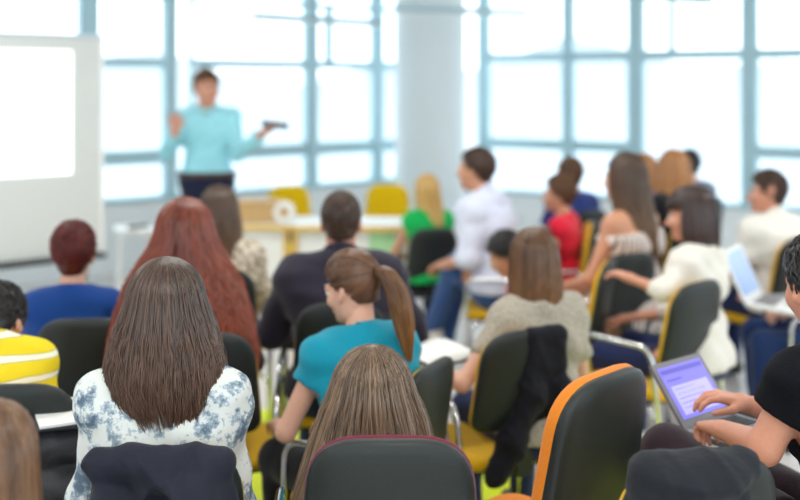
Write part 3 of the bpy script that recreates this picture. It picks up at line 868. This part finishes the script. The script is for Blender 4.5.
pendant('slim pendant lamp hanging before the left windows', (-1.2, 8.1, 2.22), (-.18, 9.1, 2.22), glow=False)
pendant('slim pendant lamp crossing in front of the round column', (-.04, 8.75, 2.33), (1.19, 9.35, 2.33), glow=False)
pendant('slim pendant lamp at the top above the right windows', (1.73, 7.15, 2.3), (2.33, 7.5, 2.3), glow=False)
for i, (x, y) in enumerate([(-2.6, 4.4), (-3.0, 1.2), (0, 1.0), (3.4, 4.6), (3.2, .8), (0.0, 4.4)]):
    pendant(['slim pendant lamp high over the left front seats', 'slim pendant lamp over the rear left of the room', 'slim pendant lamp above the photographer',
             'slim pendant lamp high over the right front seats', 'slim pendant lamp over the rear right of the room', 'slim pendant lamp high over the middle of the audience'][i],
            (x - .8, y - .6, 2.9), (x + .8, y + .6, 2.9), watts=LAMP_W)

# ------------------------------------------------------------------ front of the room
# projection screen on a stand, parallel to the left windows
sr = at(100, 83, 6.5); sa = math.atan2(dl[1], dl[0])
E = empty('projection_screen', (sr[0], sr[1], 0), sa); tag(E, 'large white projection screen with a bright projected image', 'screen')
ZT, ZB, SWD = 1.99, .60, 2.6
MB().box((-SWD, -.02, ZB), (0, .02, ZT), None, .006).build('board', 'screen_fabric', E)
fr = MB(); fr.box((-SWD - .02, -.026, ZT - .005), (.02, .026, ZT + .022), None, .006); fr.build('top_rail', 'aluminium', E)
MB().box((-.006, -.026, ZB), (.016, .026, ZT), None, .004).build('side_rail', 'white_plastic', E)
MB().box((-SWD, -.07, ZB - .03), (.02, .026, ZB + .005), None, .008).build('tray', 'black_plastic', E)
MB().box((-SWD + .2, -.0225, 1.12), (-.19, -.0205, 1.905)).build('projected_image', 'projection', E)
for s in (-SWD + .1, -.1):
    MB().tube([(s, 0, .03), (s, 0, ZB)], .02, 10).build('leg', 'aluminium', E)
    MB().box((s - .025, -.28, 0), (s + .025, .28, .035), None, .01).build('foot', 'aluminium', E)
def table(name, label, c, yaw, L, D, H, top='white_laminate', edge='wood_edge', front=True, legs='wood_edge'):
    E = empty(name, (c[0], c[1], 0), R(yaw)); tag(E, label, 'table')
    MB().box((-L / 2, -D / 2, H - .03), (L / 2, D / 2, H), None, .005).build('table_top', top, E)
    MB().box((-L / 2 - .003, -D / 2 - .012, H - .034), (L / 2 + .003, -D / 2 + .001, H + .002), None, .004).build('edge_strip', edge, E)
    if front: MB().box((-L / 2 + .03, -D / 2 + .05, .18), (L / 2 - .03, -D / 2 + .065, H - .03)).build('front_panel', 'white_laminate', E)
    for sx in (-1, 1):
        for sy in (-1, 1):
            MB().tube([(sx * (L / 2 - .025), sy * (D / 2 - .03), 0), (sx * (L / 2 - .025), sy * (D / 2 - .03), H - .03)], .018, 10).build('leg', legs, E)
    return E
H1 = .77
p1 = at(245, 223, 6.55); p2 = at(352, 226, 6.5)
table('front_table', 'white front table carrying the tan box, nearest the presenter', (at(238, 0, 6.75)[0], 6.78), -2, .76, .5, H1)
table('front_table', 'white front table with a green sheet on its front', (at(355, 0, 6.7)[0], 6.72), -2, .80, .5, H1)
E = empty('document_box', (at(256, 0, 6.75)[0], 6.72, H1), R(8)); tag(E, 'tan cardboard document box on the front table', 'box')
MB().box((-.15, -.1, 0.001), (.15, .1, .115), None, .008).build('box_body', 'tan_board', E)
MB().box((-.156, -.106, .115), (.156, .106, .145), None, .008).build('lid', 'tan_board', E)
E = empty('paper_roll', (at(285, 0, 6.7)[0], 6.66, H1), R(0)); tag(E, 'white tape roll standing on the front table', 'roll')
m = MB(); n = 20
for (r0, y) in ((.07, -.03), (.07, .03), (.035, .03), (.035, -.03)): m.v += [(r0 * math.cos(2 * math.pi * k / n), y, .07 + r0 * math.sin(2 * math.pi * k / n)) for k in range(n)]
m.f = [(i * n + k, i * n + (k + 1) % n, ((i + 1) % 4) * n + (k + 1) % n, ((i + 1) % 4) * n + k) for i in range(4) for k in range(n)]
m.build('roll_ring', 'white_plastic', E, True)
MB().tube([(0, -.02, .07), (0, .02, .07)], .034, 14).build('core', 'tan_board', E)
c = at(382, 240, 6.5); E = MB().box((-.085, -.002, -.085), (.085, .002, .075)).build('paper_sheet', 'pale_green_paper'); E.location = (c[0], 6.512, c[2]); E.rotation_euler = (0, 0, R(-2))
tag(E, 'pale green paper sheet on the table front', 'paper')
chair('yellow chair behind the table, beside the tan box', (at(296, 0, 7.85)[0], 7.75), 200, 'yellow')
chair('yellow chair behind the table, near the blonde listener', (at(384, 0, 7.95)[0], 7.85), 172, 'yellow')
# small side table
E = empty('side_table', (at(134, 0, 7.0)[0], 7.0, 0), R(20)); tag(E, 'small white side table beside the screen', 'table')
MB().box((-.13, -.16, .665), (.13, .16, .69), None, .006).build('table_top', 'white_laminate', E)
for sx in (-1, 1):
    for sy in (-1, 1): MB().tube([(sx * .1, sy * .13, 0), (sx * .1, sy * .13, .666)], .012, 8).build('leg', 'white_plastic', E)
E = empty('remote_control', (at(138, 0, 6.96)[0], 6.97, .69), R(60)); tag(E, 'dark remote control on the small side table', 'remote')
MB().box((-.09, -.02, 0), (.09, .02, .02), None, .006).build('case', 'black_plastic', E)
MB().box((-.07, -.012, .02), (-.02, .012, .023)).build('button_pad', 'rubber', E)

# ------------------------------------------------------------------ people
hair_mat('hair_darkred', (58, 14, 14), (122, 34, 26), (120, 40, 30)); hair_mat('hair_black', (18, 16, 17), (44, 38, 38), (44, 38, 38))
hair_mat('hair_brown', (66, 42, 28), (142, 104, 72), (160, 122, 84)); hair_mat('hair_darkbrown', (36, 26, 23), (108, 84, 70), (122, 88, 66))
hair_mat('hair_auburn', (76, 28, 18), (150, 66, 40), (176, 88, 56)); hair_mat('hair_brunette', (38, 25, 18), (92, 62, 42), (150, 110, 66))
hair_mat('hair_ash', (66, 50, 39), (152, 124, 98), (170, 142, 110)); hair_mat('hair_blonde', (170, 124, 58), (232, 196, 122), (232, 200, 130))
hair_mat('hair_gold', (136, 84, 46), (208, 152, 94), (206, 150, 92)); hair_mat('hair_short', (42, 29, 23), (96, 68, 52), (82, 58, 46))
hair_mat('hair_chestnut', (56, 34, 22), (124, 84, 54), (170, 122, 72)); hair_mat('hair_darkbob', (30, 19, 18), (78, 52, 46), (80, 54, 48))

cyan = fabric('cyan_shirt', (160, 224, 236)); navy = fabric('navy_trousers', (28, 34, 58)); jeans = fabric('blue_jeans', (54, 84, 136)); djeans = fabric('dark_jeans', (34, 44, 84))
blackc = fabric('black_cotton', (24, 24, 28)); leather = mat('shoe_leather', (50, 42, 38), .5); white_shoe = mat('white_shoe', (224, 220, 210), .6)

P = {}
P['presenter'] = person('standing presenter in cyan shirt and navy trousers, arms raised, holding a tablet', 207, 70, 7.3, 190, lean=(0, 2), hy=28, male=True, bulk=.98, skin='skin_rosy', stand=True,
    shirt=dict(mat=cyan, sleeve=1.9, collar=True, infl=.016, fold=.006), pants=navy, shoes=leather, hair=short_hair(.014, .035, 900, .004, top=.012), hair_mat_='hair_chestnut', face=True,
    arms={'R': (('px', 167, 153, 7.25), ('px', 175, 132, 7.05)), 'L': (('px', 238, 154, 7.2), ('px', 262, 134, 6.9))},
    hands={'R': dict(dir=(.05, .2, 1), palm=(0, 1, 0), curl=40), 'L': dict(dirpx=('px', 275, 126, 6.8), palm=(0, -.2, 1), curl=25)})
E0 = P['presenter'][0]
Fb = Field((-.26, -.22, .97), (.26, .22, 1.06), .008)
Fb.cone((-.09, 0, .98), (.09, 0, .98), .128, .128, .03).cone((-.06, -.01, 1.05), (.06, -.01, 1.05), .122, .122, .05)
Fb.cut((0, 0, 1.03), (0, 0, 1)).cut((0, 0, .993), (0, 0, -1)); V, Fc = Fb.mesh(); link('belt', np_mesh('belt', V, Fc), 'belt_leather', E0)

P['blue'] = person('person with short dark red hair and royal blue tee before the screen', 74, 222, 3.75, 6, hres=.0085, lean=(2, 6), bulk=.92, skin='skin_fair',
    shirt=dict(mat=fabric('blue_tee', (22, 66, 138)), sleeve=.6, neck=-.005), pants=djeans, shoes=leather, hair=short_hair(.016, .04, 1400, .003, low=-.085, up=.25, top=.01), hair_mat_='hair_darkred')
P['yellow'] = person('black-haired person in yellow top with white stripes at the edge', -3, 282, 3.05, 2, hres=.0085, lean=(10, 24), hp=42, bulk=1.04, hoff=(0, .05, -.10),
    shirt=dict(mat=MATS['yellow_stripe_cotton'], sleeve=.7, infl=.016, fold=.006), pants=djeans, shoes=leather, hair=short_hair(.013, .035, 1400, .003, low=-.09), hair_mat_='hair_black')
P['corner'] = person('brown long-haired person cropped in the lower left corner', -9, 399, 1.78, 16, res=.015, hres=.008, lean=(4, 10),
    shirt=dict(mat=blackc, sleeve=1.8), pants=djeans, shoes=leather, hair=long_hair([(0, .092, .112, -.012), (-.1, .098, .11, -.02), (-.2, .105, .09, -.04), (-.34, .11, .06, -.09)], -.32, 1300, .0034, wave=.001, seg=10), hair_mat_='hair_brown')
P['floral'] = person('woman with long dark brown hair in white floral blouse', 166, 261, 2.47, 6, lean=(2, 5), bulk=.92,
    shirt=dict(mat=MATS['floral_cotton'], sleeve=1.85, infl=.017, fold=.006), pants=blackc, shoes=leather,
    hair=long_hair([(0, .114, .126, -.012), (-.08, .140, .134, -.016), (-.15, .150, .125, -.035), (-.20, .140, .105, -.055, .006), (-.25, .112, .085, -.07, .014), (-.3, .085, .06, -.08, .02)], -.262, 3000, .0021, wave=.004, seg=13, ragged=.10, phim=122, thick=.025), hair_mat_='hair_darkbrown',
    arms={'L': ((-.205, .08, .70), (-.18, .32, .68)), 'R': ((.18, .06, .70), (.10, .3, .64))})
P['auburn'] = person('woman with very long voluminous auburn hair', 185, 201, 3.55, 5, hres=.0085, bulk=.82, lean=(2, 6),
    shirt=dict(mat=blackc, sleeve=1.8), pants=djeans, shoes=leather,
    hair=long_hair([(0, .112, .125, -.01), (-.06, .145, .13, -.015), (-.16, .205, .14, -.03), (-.28, .242, .13, -.05), (-.40, .262, .11, -.08), (-.58, .27, .09, -.1)], -.56, 2200, .0044, wave=.007, seg=14, thick=.03, phim=112, ragged=.08, tipw=.8), hair_mat_='hair_auburn')
P['speckle'] = person('woman with long dark brown hair in beige speckled top', 219, 185, 4.6, 8, hres=.0085, lean=(2, 5), 
    shirt=dict(mat=MATS['speckled_cotton'], sleeve=1.8, infl=.014), pants=djeans, shoes=leather,
    hair=long_hair([(0, .098, .115, -.012), (-.08, .108, .115, -.02), (-.2, .115, .10, -.04), (-.34, .10, .06, -.08)], -.33, 700, .005, wave=.003), hair_mat_='hair_brunette')
P['sweater'] = person('broad man with cropped dark hair in charcoal sweater', 341, 189, 3.95, 3, lean=(2, 8), male=True, bulk=1.06, skin='skin_rosy',
    shirt=dict(mat=fabric('charcoal_sweater', (48, 44, 58)), sleeve=1.9, collar=True, infl=.022, fold=.007), pants=djeans, shoes=leather, hair=short_hair(.008, .012, 1600, .003, low=-.07, up=.6), hair_mat_='hair_short',
    arms={'L': ((-.29, .10, .74), (-.16, .34, .66)), 'R': ((.30, .06, .74), (.2, .32, .66))})
P['teal'] = person('woman with brown ponytail in teal cap-sleeved top', 352, 249, 3.15, 34, lean=(4, 12), hy=22, hp=16,
    shirt=dict(mat=fabric('teal_top', (22, 150, 176)), sleeve=.36, infl=.014, fold=.006, neck=.0), pants=blackc, shoes=leather, hair=pony_hair(n=1000, nt=650, rad=.0034), hair_mat_='hair_chestnut', face=True,
    arms={'L': (('px', 286, 432, 3.02), ('px', 278, 425, 3.35)), 'R': ((.25, .1, .68), (.10, .33, .64))})
P['girl'] = person('girl with straight light brown hair, head bowed, in the crimson chair', 372, 356, 2.45, 2, lean=(3, 9), hp=22, hoff=(0, .02, -.035), bulk=.70, arms={'L': ((-.17, .12, .72), (-.08, .32, .66)), 'R': ((.17, .12, .72), (.08, .32, .66))}, 
    shirt=dict(mat=fabric('grey_tee', (120, 116, 124)), sleeve=.6), pants=djeans, shoes=white_shoe,
    hair=long_hair([(0, .146, .148, -.012), (-.05, .163, .15, -.015), (-.12, .184, .155, -.035, -.004), (-.2, .196, .15, -.06, -.016), (-.3, .212, .14, -.085, -.035)], -.3, 3400, .0022, wave=.0012, seg=11, ragged=.05, tipw=.35, thick=.05), hair_mat_='hair_ash')
P['taupe'] = person('woman with long brown hair in taupe knit tee, writing', 533, 227, 3.6, 22, bulk=.92, lean=(4, 9), hp=6,
    shirt=dict(mat=MATS['taupe_knit'], sleeve=.62, infl=.016, fold=.006), pants=djeans, shoes=leather,
    hair=long_hair([(0, .096, .112, -.012), (-.08, .102, .112, -.018), (-.16, .108, .10, -.03), (-.26, .104, .075, -.06), (-.33, .09, .06, -.07)], -.30, 1500, .0035, wave=.002), hair_mat_='hair_chestnut',
    arms={'L': (('px', 462, 384, 3.38), ('px', 437, 366, 3.58)), 'R': ((.25, .12, .66), (.05, .34, .62))}, hands={'L': dict(palm=(0, 0, -1), curl=30)})
P['green'] = person('blonde woman in green top near the front', 427, 174, 6.4, 14, bulk=.84, lean=(2, 5), skin='skin_tan',
    shirt=dict(mat=fabric('green_top', (22, 176, 88)), sleeve=0, infl=.01), pants=blackc, shoes=leather,
    hair=long_hair([(0, .094, .11, -.012), (-.1, .098, .10, -.02, .01), (-.2, .09, .09, -.04, .04), (-.32, .07, .06, -.08, .06)], -.31, 450, .0065, wave=.003), hair_mat_='hair_blonde')
P['lavender'] = person('dark-haired man in pale lavender shirt and blue jeans, legs crossed', 476, 146, 5.75, 62, lean=(10, 13), hy=5, male=True, bulk=1.0, skin='skin_tan',
    shirt=dict(mat=fabric('lavender_shirt', (216, 220, 240)), sleeve=1.3, infl=.02, collar=True), pants=jeans, shoes=white_shoe, hair=short_hair(.013, .03, 700, .004), hair_mat_='hair_short',
    legs={'L': (('px', 456, 268, 5.75), ('px', 432, 328, 5.95)), 'R': (('px', 462, 262, 6.0), ('px', 444, 345, 6.1))})
P['redtank'] = person('short-haired youth in red sleeveless top facing the front', 559, 175, 5.95, 66, lean=(2, 6), hy=10, skin='skin_tan', bulk=.9,
    shirt=dict(mat=fabric('red_top', (222, 34, 58)), sleeve=0, infl=.01), shorts=fabric('grey_shorts', (134, 128, 138)), shoes=white_shoe, hair=short_hair(.018, .04, 800, .004, top=.01), hair_mat_='hair_chestnut', face=True)
P['bent'] = person('dark-haired youngster in red bending forward behind the taupe tee', 506, 231, 4.8, 70, lean=(28, 46), hp=30, skin='skin_tan', bulk=.9,
    shirt=dict(mat=MATS['red_top'], sleeve=.5), pants=djeans, shoes=white_shoe, hair=short_hair(.02, .04, 700, .004), hair_mat_='hair_black')
P['bluepolo'] = person('short-haired man in dark blue polo by the windows', 569, 156, 6.6, 38, res=.022, lean=(2, 5), hy=8, male=True, skin='skin_tan',
    shirt=dict(mat=fabric('blue_polo', (40, 58, 122)), sleeve=.6, infl=.016), pants=djeans, shoes=leather, hair=short_hair(.012, .025, 600, .004), hair_mat_='hair_chestnut')
P['dress'] = person('bare-shouldered woman with long brown hair in striped white dress', 624, 152, 5.1, 46, lean=(0, 6), hy=2, skin='skin_tan',
    shirt=dict(mat=MATS['striped_dress'], sleeve=0, infl=.012, strapless=True, dress=True, name='dress'), shoes=white_shoe,
    hair=long_hair([(0, .094, .112, -.012), (-.1, .098, .11, -.03), (-.25, .1, .10, -.07), (-.42, .09, .06, -.12)], -.40, 700, .006, wave=.003), hair_mat_='hair_brunette',
    arms={'L': ((-.27, .08, .72), (-.15, .32, .64))})
P['brownback'] = person('light-brown-haired listener half hidden in the back row', 643, 153, 6.85, 30, res=.024, lean=(2, 5),
    shirt=dict(mat=fabric('mauve_top', (150, 120, 150)), sleeve=1.8), pants=djeans, shoes=leather, hair=long_hair([(0, .09, .108, -.012), (-.1, .092, .10, -.02), (-.2, .085, .07, -.04)], -.18, 300, .0065), hair_mat_='hair_gold')
P['goldblack'] = person('woman with long golden hair in black top', 672, 149, 6.15, 28, lean=(2, 5),
    shirt=dict(mat=blackc, sleeve=1.8), pants=djeans, shoes=leather, hair=long_hair([(0, .098, .115, -.012), (-.1, .105, .11, -.02), (-.22, .11, .10, -.05), (-.36, .1, .07, -.1)], -.34, 550, .0065, wave=.003), hair_mat_='hair_gold')
P['behind'] = person('black-haired person almost hidden behind the golden-haired woman', 688, 148, 7.4, 30, res=.024, lean=(2, 5), male=True,
    shirt=dict(mat=fabric('grey_shirt', (110, 112, 124)), sleeve=.6), pants=djeans, shoes=leather, hair=short_hair(.012, .025, 500, .005), hair_mat_='hair_black')
P['blouse'] = person('woman with dark bobbed hair in white blouse reaching to her knees', 690, 186, 4.4, 46, side=7, bulk=.84, lean=(4, 9), hy=24, hp=8, skin='skin_rosy', face=True,
    shirt=dict(mat=fabric('white_blouse', (232, 226, 216)), sleeve=1.45, infl=.014, fold=.006), pants=djeans, shoes=white_shoe,
    hair=long_hair([(0, .098, .115, -.012), (-.08, .104, .115, -.014), (-.16, .10, .10, -.03), (-.26, .08, .07, -.05)], -.24, 900, .0048, bangs=True, phim=112), hair_mat_='hair_darkbob',
    arms={'L': (('px', 664, 292, 4.15), ('px', 634, 280, 4.25)), 'R': ((.17, .18, .72), (.06, .42, .66))})
P['whiteshirt'] = person('dark-haired man in white shirt by the right windows, face in profile', 767, 171, 5.5, 35, lean=(2, 8), hy=42, male=True, skin='skin_rosy', face=True, bulk=1.05,
    shirt=dict(mat=fabric('white_shirt', (236, 232, 224)), sleeve=.7, infl=.022, fold=.008, collar=True), pants=djeans, shoes=leather, hair=short_hair(.018, .035, 1100, .004, top=.012), hair_mat_='hair_short')
P['offframe'] = person('person in dark blue jeans with white laptop on the lap, cropped by the frame', 832, 190, 4.8, 84, lean=(4, 10), hp=15, male=True,
    shirt=dict(mat=fabric('pale_tee', (206, 206, 204)), sleeve=.6), pants=fabric('blue_dark_jeans', (30, 52, 96)), shoes=leather, hair=short_hair(.014, .03, 700, .004), hair_mat_='hair_short',
    arms={'L': ((-.24, .12, .76), (-.10, .32, .69)), 'R': ((.24, .12, .76), (.10, .32, .69))}, legs={'L': ((-.14, .50, .525), (-.13, .50, .09)), 'R': ((.13, .48, .525), (.13, .46, .09))})
P['blacktee'] = person('dark-haired man in black tee typing on the silver laptop', 824, 230, 2.5, 30, lean=(6, 12), hy=-14, hp=12, male=True, skin='skin_rosy', res=.009, hres=.0042, face=True, bulk=.96,
    shirt=dict(mat=fabric('black_tee', (10, 11, 18), 0), sleeve=.5, infl=.016, fold=.005), pants=fabric('maroon_trousers', (50, 36, 44)), shoes=leather, hair=short_hair(.016, .035, 1800, .0024), hair_mat_='hair_black',
    arms={'L': (('px', 764, 448, 2.38), ('px', 727, 432, 2.56)), 'R': (('px', 800, 420, 2.8), ('px', 752, 406, 2.80))},
    legs={'L': (('px', 668, 452, 2.78), ('px', 690, 600, 2.95)), 'R': (('px', 738, 470, 2.95), ('px', 740, 620, 3.0))},
    hands={'L': dict(curl=58, spread=.12, sc=.95), 'R': dict(curl=38, spread=.15)})
for q in LOG: print('PERSON', *q)

# ------------------------------------------------------------------ audience chairs
C = {}
C['girl'] = chair_back_at('crimson-cushioned chair with rounded dark shell at the bottom centre', 390, 2.14, 0, 'crimson', 1.02, arms=False)
C['orange'] = chair_back_at('empty orange-cushioned chair with dark shell', 606, 2.52, 45, 'orange', 1.05, arms=False)
C['floral'] = chair_back_at('chair under the floral-bloused woman, grey jacket over its back', 166, 2.26, 3, sc=.95)
C['auburn'] = chair_back_at('chair of the auburn-haired woman', 204, 3.3, 4)
C['blue'] = chair_back_at('chair of the person in royal blue tee', 84, 3.5, 5)
C['yellow'] = chair_back_at('chair of the yellow-striped person', 14, 2.74, 4)
C['corner'] = seat_for(P['corner'], 'chair under the person in the lower left corner')
C['speckle'] = seat_for(P['speckle'], 'chair of the woman in speckled top')
C['sweater'] = seat_for(P['sweater'], 'chair of the man in charcoal sweater')
C['teal'] = chair_back_at('chair of the ponytailed woman in teal', 431, 3.12, 62, sc=.9)
C['taupe'] = chair_back_at('chair with black jacket, under the woman in taupe tee', 526, 3.38, 24, sc=.94)
C['green'] = seat_for(P['green'], 'black chair of the blonde woman in green', 'black')
C['green'].scale = (.86,) * 3
for k, lb in (('lavender', 'chair of the man in lavender shirt'), ('redtank', 'chair of the youth in red sleeveless top'), ('bent', 'chair of the youngster bending forward'),
              ('bluepolo', 'chair of the man in dark blue polo'), ('dress', 'chair of the woman in striped dress'), ('brownback', 'chair of the half-hidden light-brown-haired listener'),
              ('goldblack', 'chair of the golden-haired woman'), ('behind', 'chair of the hidden black-haired person'), ('blouse', 'chair of the woman in white blouse, yellow cushion edge showing'),
              ('whiteshirt', 'chair of the man in white shirt'), ('offframe', 'chair under the person with white laptop, yellow seat showing'), ('blacktee', 'chair of the man in black tee')):
    C[k] = seat_for(P[k], lb, yaw={'lavender': 82, 'redtank': 85}.get(k), dy=.16 if k == 'offframe' else .10)
for k, u_, d_, y_ in (('blouse', 698, 4.15, 40), ('dress', 629, 4.84, 28)):
    q = at(u_, 100, d_) - np.array(Matrix.Rotation(R(y_), 3, 'Z')) @ np.array([0, -.228, 0]); C[k].location = (q[0], q[1], 0); C[k].rotation_euler = (0, 0, R(y_))
C['lavender'].location.x += .12
C['jacket'] = chair_back_at('chair in the lower right with grey jacket over it', 702, 2.08, 14, sc=1.0, arms=False)

# ------------------------------------------------------------------ jackets over chair backs
def jacket_cloth(name, rgb):
    return mat(name, rgb, .85, bump=.9, bscale=16, spec=.25, sheen=.06, var=.15)
def jacket(chair_e, label, mname, x0, x1, ztop, zbot, thick=.045, sleeves=(), amp=.012, seed=0, res=.0075, hood=None):
    F_ = Field((-.42, -.50, .1), (.42, .12, 1.08), res)
    nrow = 7
    for i in range(nrow):
        z = zbot + (ztop - .03 - zbot) * i / (nrow - 1); y = -.21 - (z - .56) * .158
        F_.cone((x0 + .03, y, z), (x1 - .03, y, z), thick, thick, .05)
    for pts in sleeves:
        for a, b in zip(pts[:-1], pts[1:]): F_.cone(a, b, .05, .045, .035)
    if hood:
        F_.ell(hood, (.09, .06, .05), .05)
    F_.warp(lambda X, Y, Z: -amp * ((1 - np.abs(np.sin(9 * X + 5 * Z + 1.3 * np.sin(7 * Z + seed) + seed))) ** 2.2 + .8 * (1 - np.abs(np.sin(7 * X - 11 * Z + 1.6 * np.sin(6 * X + seed) + 2 * seed))) ** 2.5
                                    + .35 * (1 - np.abs(np.sin(21 * X + 17 * Z + 2 * np.sin(9 * X))) ) ** 2 - .5) * np.clip((ztop + .1 - Z) / .16, .4, 1))
    V, Fc = F_.mesh(); o = link('jacket', np_mesh('jacket', V, Fc), mname)
    o.location = chair_e.location; o.rotation_euler = chair_e.rotation_euler; o.scale = chair_e.scale
    return tag(o, label, 'jacket')
jg = jacket_cloth('jacket_grey', (38, 40, 52)); jb = jacket_cloth('jacket_black', (22, 22, 30)); jd = jacket_cloth('jacket_slate', (32, 34, 40))
jacket(C['floral'], 'dark grey jacket draped over the chair of the floral blouse', jg, -.17, .165, .92, .45, .045, [[(-.13, -.3, .80), (-.2, -.33, .62), (-.17, -.3, .42)], [(.08, -.31, .84), (.12, -.35, .66), (.08, -.33, .45)]], .026, 1)
jacket(C['taupe'], 'black jacket hanging over the chair of the taupe tee', jb, -.02, .15, .93, .52, .038, [[(.02, -.26, .7), (-.07, -.26, .54), (-.13, -.25, .42)], [(.13, -.28, .7), (.16, -.27, .5), (.17, -.26, .41)]], .013, 2)
jacket(C['jacket'], 'slate grey hooded jacket over the chair in the lower right', jd, -.15, .10, .93, .45, .045, [[(-.14, -.31, .8), (-.17, -.32, .5)]], .026, 4, hood=(-.03, -.30, .90))

# ------------------------------------------------------------------ things in hands and on laps
def laptop(label, hinge, yaw, w, dep, open_deg, body_m, disp, bezel_m, base_tilt=0, screen_h=None):
    """hinge: world point of the hinge middle; yaw: direction from the user to the screen"""
    E = empty('laptop', hinge, R(yaw)); tag(E, label, 'laptop'); E.rotation_euler = (R(base_tilt), 0, R(yaw))
    MB().box((-w / 2, -dep, -.02), (w / 2, 0, 0), None, .006).build('base', body_m, E)
    kb = MB()
    for r in range(5):
        for c_ in range(13):
            x = -w * .43 + c_ * w * .86 / 13; y = -dep * .12 - r * dep * .088
            kb.box((x, y - dep * .07, 0), (x + w * .055, y, .0025))
    kb.build('keyboard', 'silver_plastic' if body_m == 'white_plastic' else 'black_plastic', E)
    MB().box((-w * .15, -dep * .92, 0), (w * .15, -dep * .64, .0012)).build('trackpad', 'silver_plastic', E)
    h = screen_h or dep; a = R(open_deg)
    M = Matrix.Rotation(-(a - R(90)), 4, 'X')
    lid = MB().box((-w / 2, -.004, 0), (w / 2, .006, h), M, 0).build('lid', bezel_m, E)
    MB().box((-w / 2 + .016, -.0055, .02), (w / 2 - .016, -.0042, h - .016), M).build('display', disp, lid)
    return E, lid, M, h
def screen_bits(lid, M, bits):
    for i, (x0, z0, x1, z1, m_) in enumerate(bits): MB().box((x0, -.0068, z0), (x1, -.0057, z1), M).build('page_panel' if i == 0 else 'text_line', m_, lid)
mat('display_violet', (116, 110, 214), .4, emit=.75); mat('display_pale', (160, 156, 232), .4, emit=.8); mat('display_dark', (96, 88, 178), .4, emit=.5); mat('display_sky', (140, 164, 206), .3, emit=.3)
hp_ = (at(673, 424, 2.86) + at(733, 409, 3.0)) / 2
E, lid, M, h = laptop('silver laptop with violet screen on the lap of the black-teed man', (at(708, 420, 2.9)), 38, .235, .18, 128, 'silver_plastic', 'display_violet', 'silver_plastic', 0, .19)
screen_bits(lid, M, [(-.085, .03, .085, .115, 'display_pale')] + [(-.075, .103 - .014 * i, .02 + .05 * ((i * 37) % 10) / 10, .106 - .014 * i, 'display_dark') for i in range(5)] + [(-.095, .152, .095, .166, 'display_dark'), (-.085, .13, -.02, .136, 'display_dark')])
laptop('white laptop open on the lap in dark blue jeans', at(753, 297, 4.72), 55, .28, .23, 119, 'white_plastic', 'display_sky', 'white_plastic', 4, .245)
# presenter's tablet
c = at(275, 125, 6.8); E = empty('tablet_computer', c, R(8)); E.rotation_euler = (R(16), R(8), R(8)); tag(E, 'dark tablet held up by the presenter', 'tablet')
MB().box((-.095, -.065, -.005), (.095, .065, .005), None, .004).build('case', 'silver_plastic', E)
MB().box((-.085, -.056, .005), (.085, .056, .0062)).build('display', 'black_plastic', E)
# notebook of the taupe woman
def notebook(label, c, yaw, w, dd, tilt=0, open_=True, cover='leather_black'):
    E = empty('notebook', c, R(yaw)); E.rotation_euler = (R(tilt), 0, R(yaw)); tag(E, label, 'notebook')
    MB().box((-w / 2 - .006, -dd / 2 - .006, -.008), (w / 2 + .006, dd / 2 + .006, -.003)).build('cover', cover, E)
    if open_:
        for sg in (-1, 1):
            m = MB(); n = 8; v = []
            for i in range(n + 1):
                x = sg * w / 2 * i / n; z = .010 * math.sin(math.pi * min(1, i / n * 1.15)) ** .6 if 0 < i < n else .0
                v += [(x, -dd / 2, z), (x, dd / 2, z), (x, -dd / 2, -.003), (x, dd / 2, -.003)]
            f = [q for i in range(n) for q in ((i * 4, i * 4 + 4, i * 4 + 5, i * 4 + 1), (i * 4 + 2, i * 4 + 3, i * 4 + 7, i * 4 + 6), (i * 4, i * 4 + 2, i * 4 + 6, i * 4 + 4), (i * 4 + 1, i * 4 + 5, i * 4 + 7, i * 4 + 3))]
            m.add(v, f); m.build('page', 'paper', E, True)
    else: MB().box((-w / 2, -dd / 2, -.003), (w / 2, dd / 2, .004)).build('page', 'paper', E)
    return E
notebook('open white notebook held by the woman in taupe', at(440, 352, 3.66), 40, .24, .2, 6)
# bag with a sheet on the lap of the floral woman
E = empty('shoulder_bag', at(50, 416, 2.78) * [1, 1, 0], R(12)); tag(E, 'black leather bag beside the floral blouse, paper on top', 'bag')
bz = at(50, 416, 2.78)[2]
F_ = Field((-.22, -.2, .3), (.22, .2, 1.0), .01)
for y in (-.06, .06): 
    for z in (.47, .6, bz - .055): F_.cone((-.11, y, z), (.11, y, z), .055, .055, .04)
F_.warp(folds(.006, 1.2, 2)); V, Fc = F_.mesh(); link('bag_body', np_mesh('bag_body', V, Fc), 'leather_black', E)
MB().box((-.165, -.12, bz - .004), (.165, .12, bz + .012), None, .008).build('flap', 'leather_black', E)
MB().tube(fillet([(-.15, .02, bz - .05), (-.17, .0, bz - .2), (-.10, -.125, bz - .30), (.1, -.125, bz - .30), (.17, .0, bz - .2)], .05), .008, 8).build('strap', 'leather_black', E)
E = notebook('white sheets of paper lying on the black bag', at(66, 412, 2.75) * [1, 1, 0] + [0, 0, bz + .022], 26, .16, .22, 0, False)
E = empty('pen', at(97, 379, 2.72), R(50)); tag(E, 'silver pen held above the paper by the floral blouse', 'pen'); 
MB().tube([(-.05, 0, 0), (.05, 0, .012)], .006, 8).build('barrel', 'aluminium', E); MB().tube([(.05, 0, .012), (.065, 0, .0156)], [.005, .001], 8).build('tip', 'black_plastic', E)

for o in list(bpy.data.objects):
    for k in ('_root', '_yaw'):
        if k in o: del o[k]
tri = sum(sum(len(p.vertices) - 2 for p in o.data.polygons) for o in bpy.data.objects if o.type == 'MESH') if False else 0
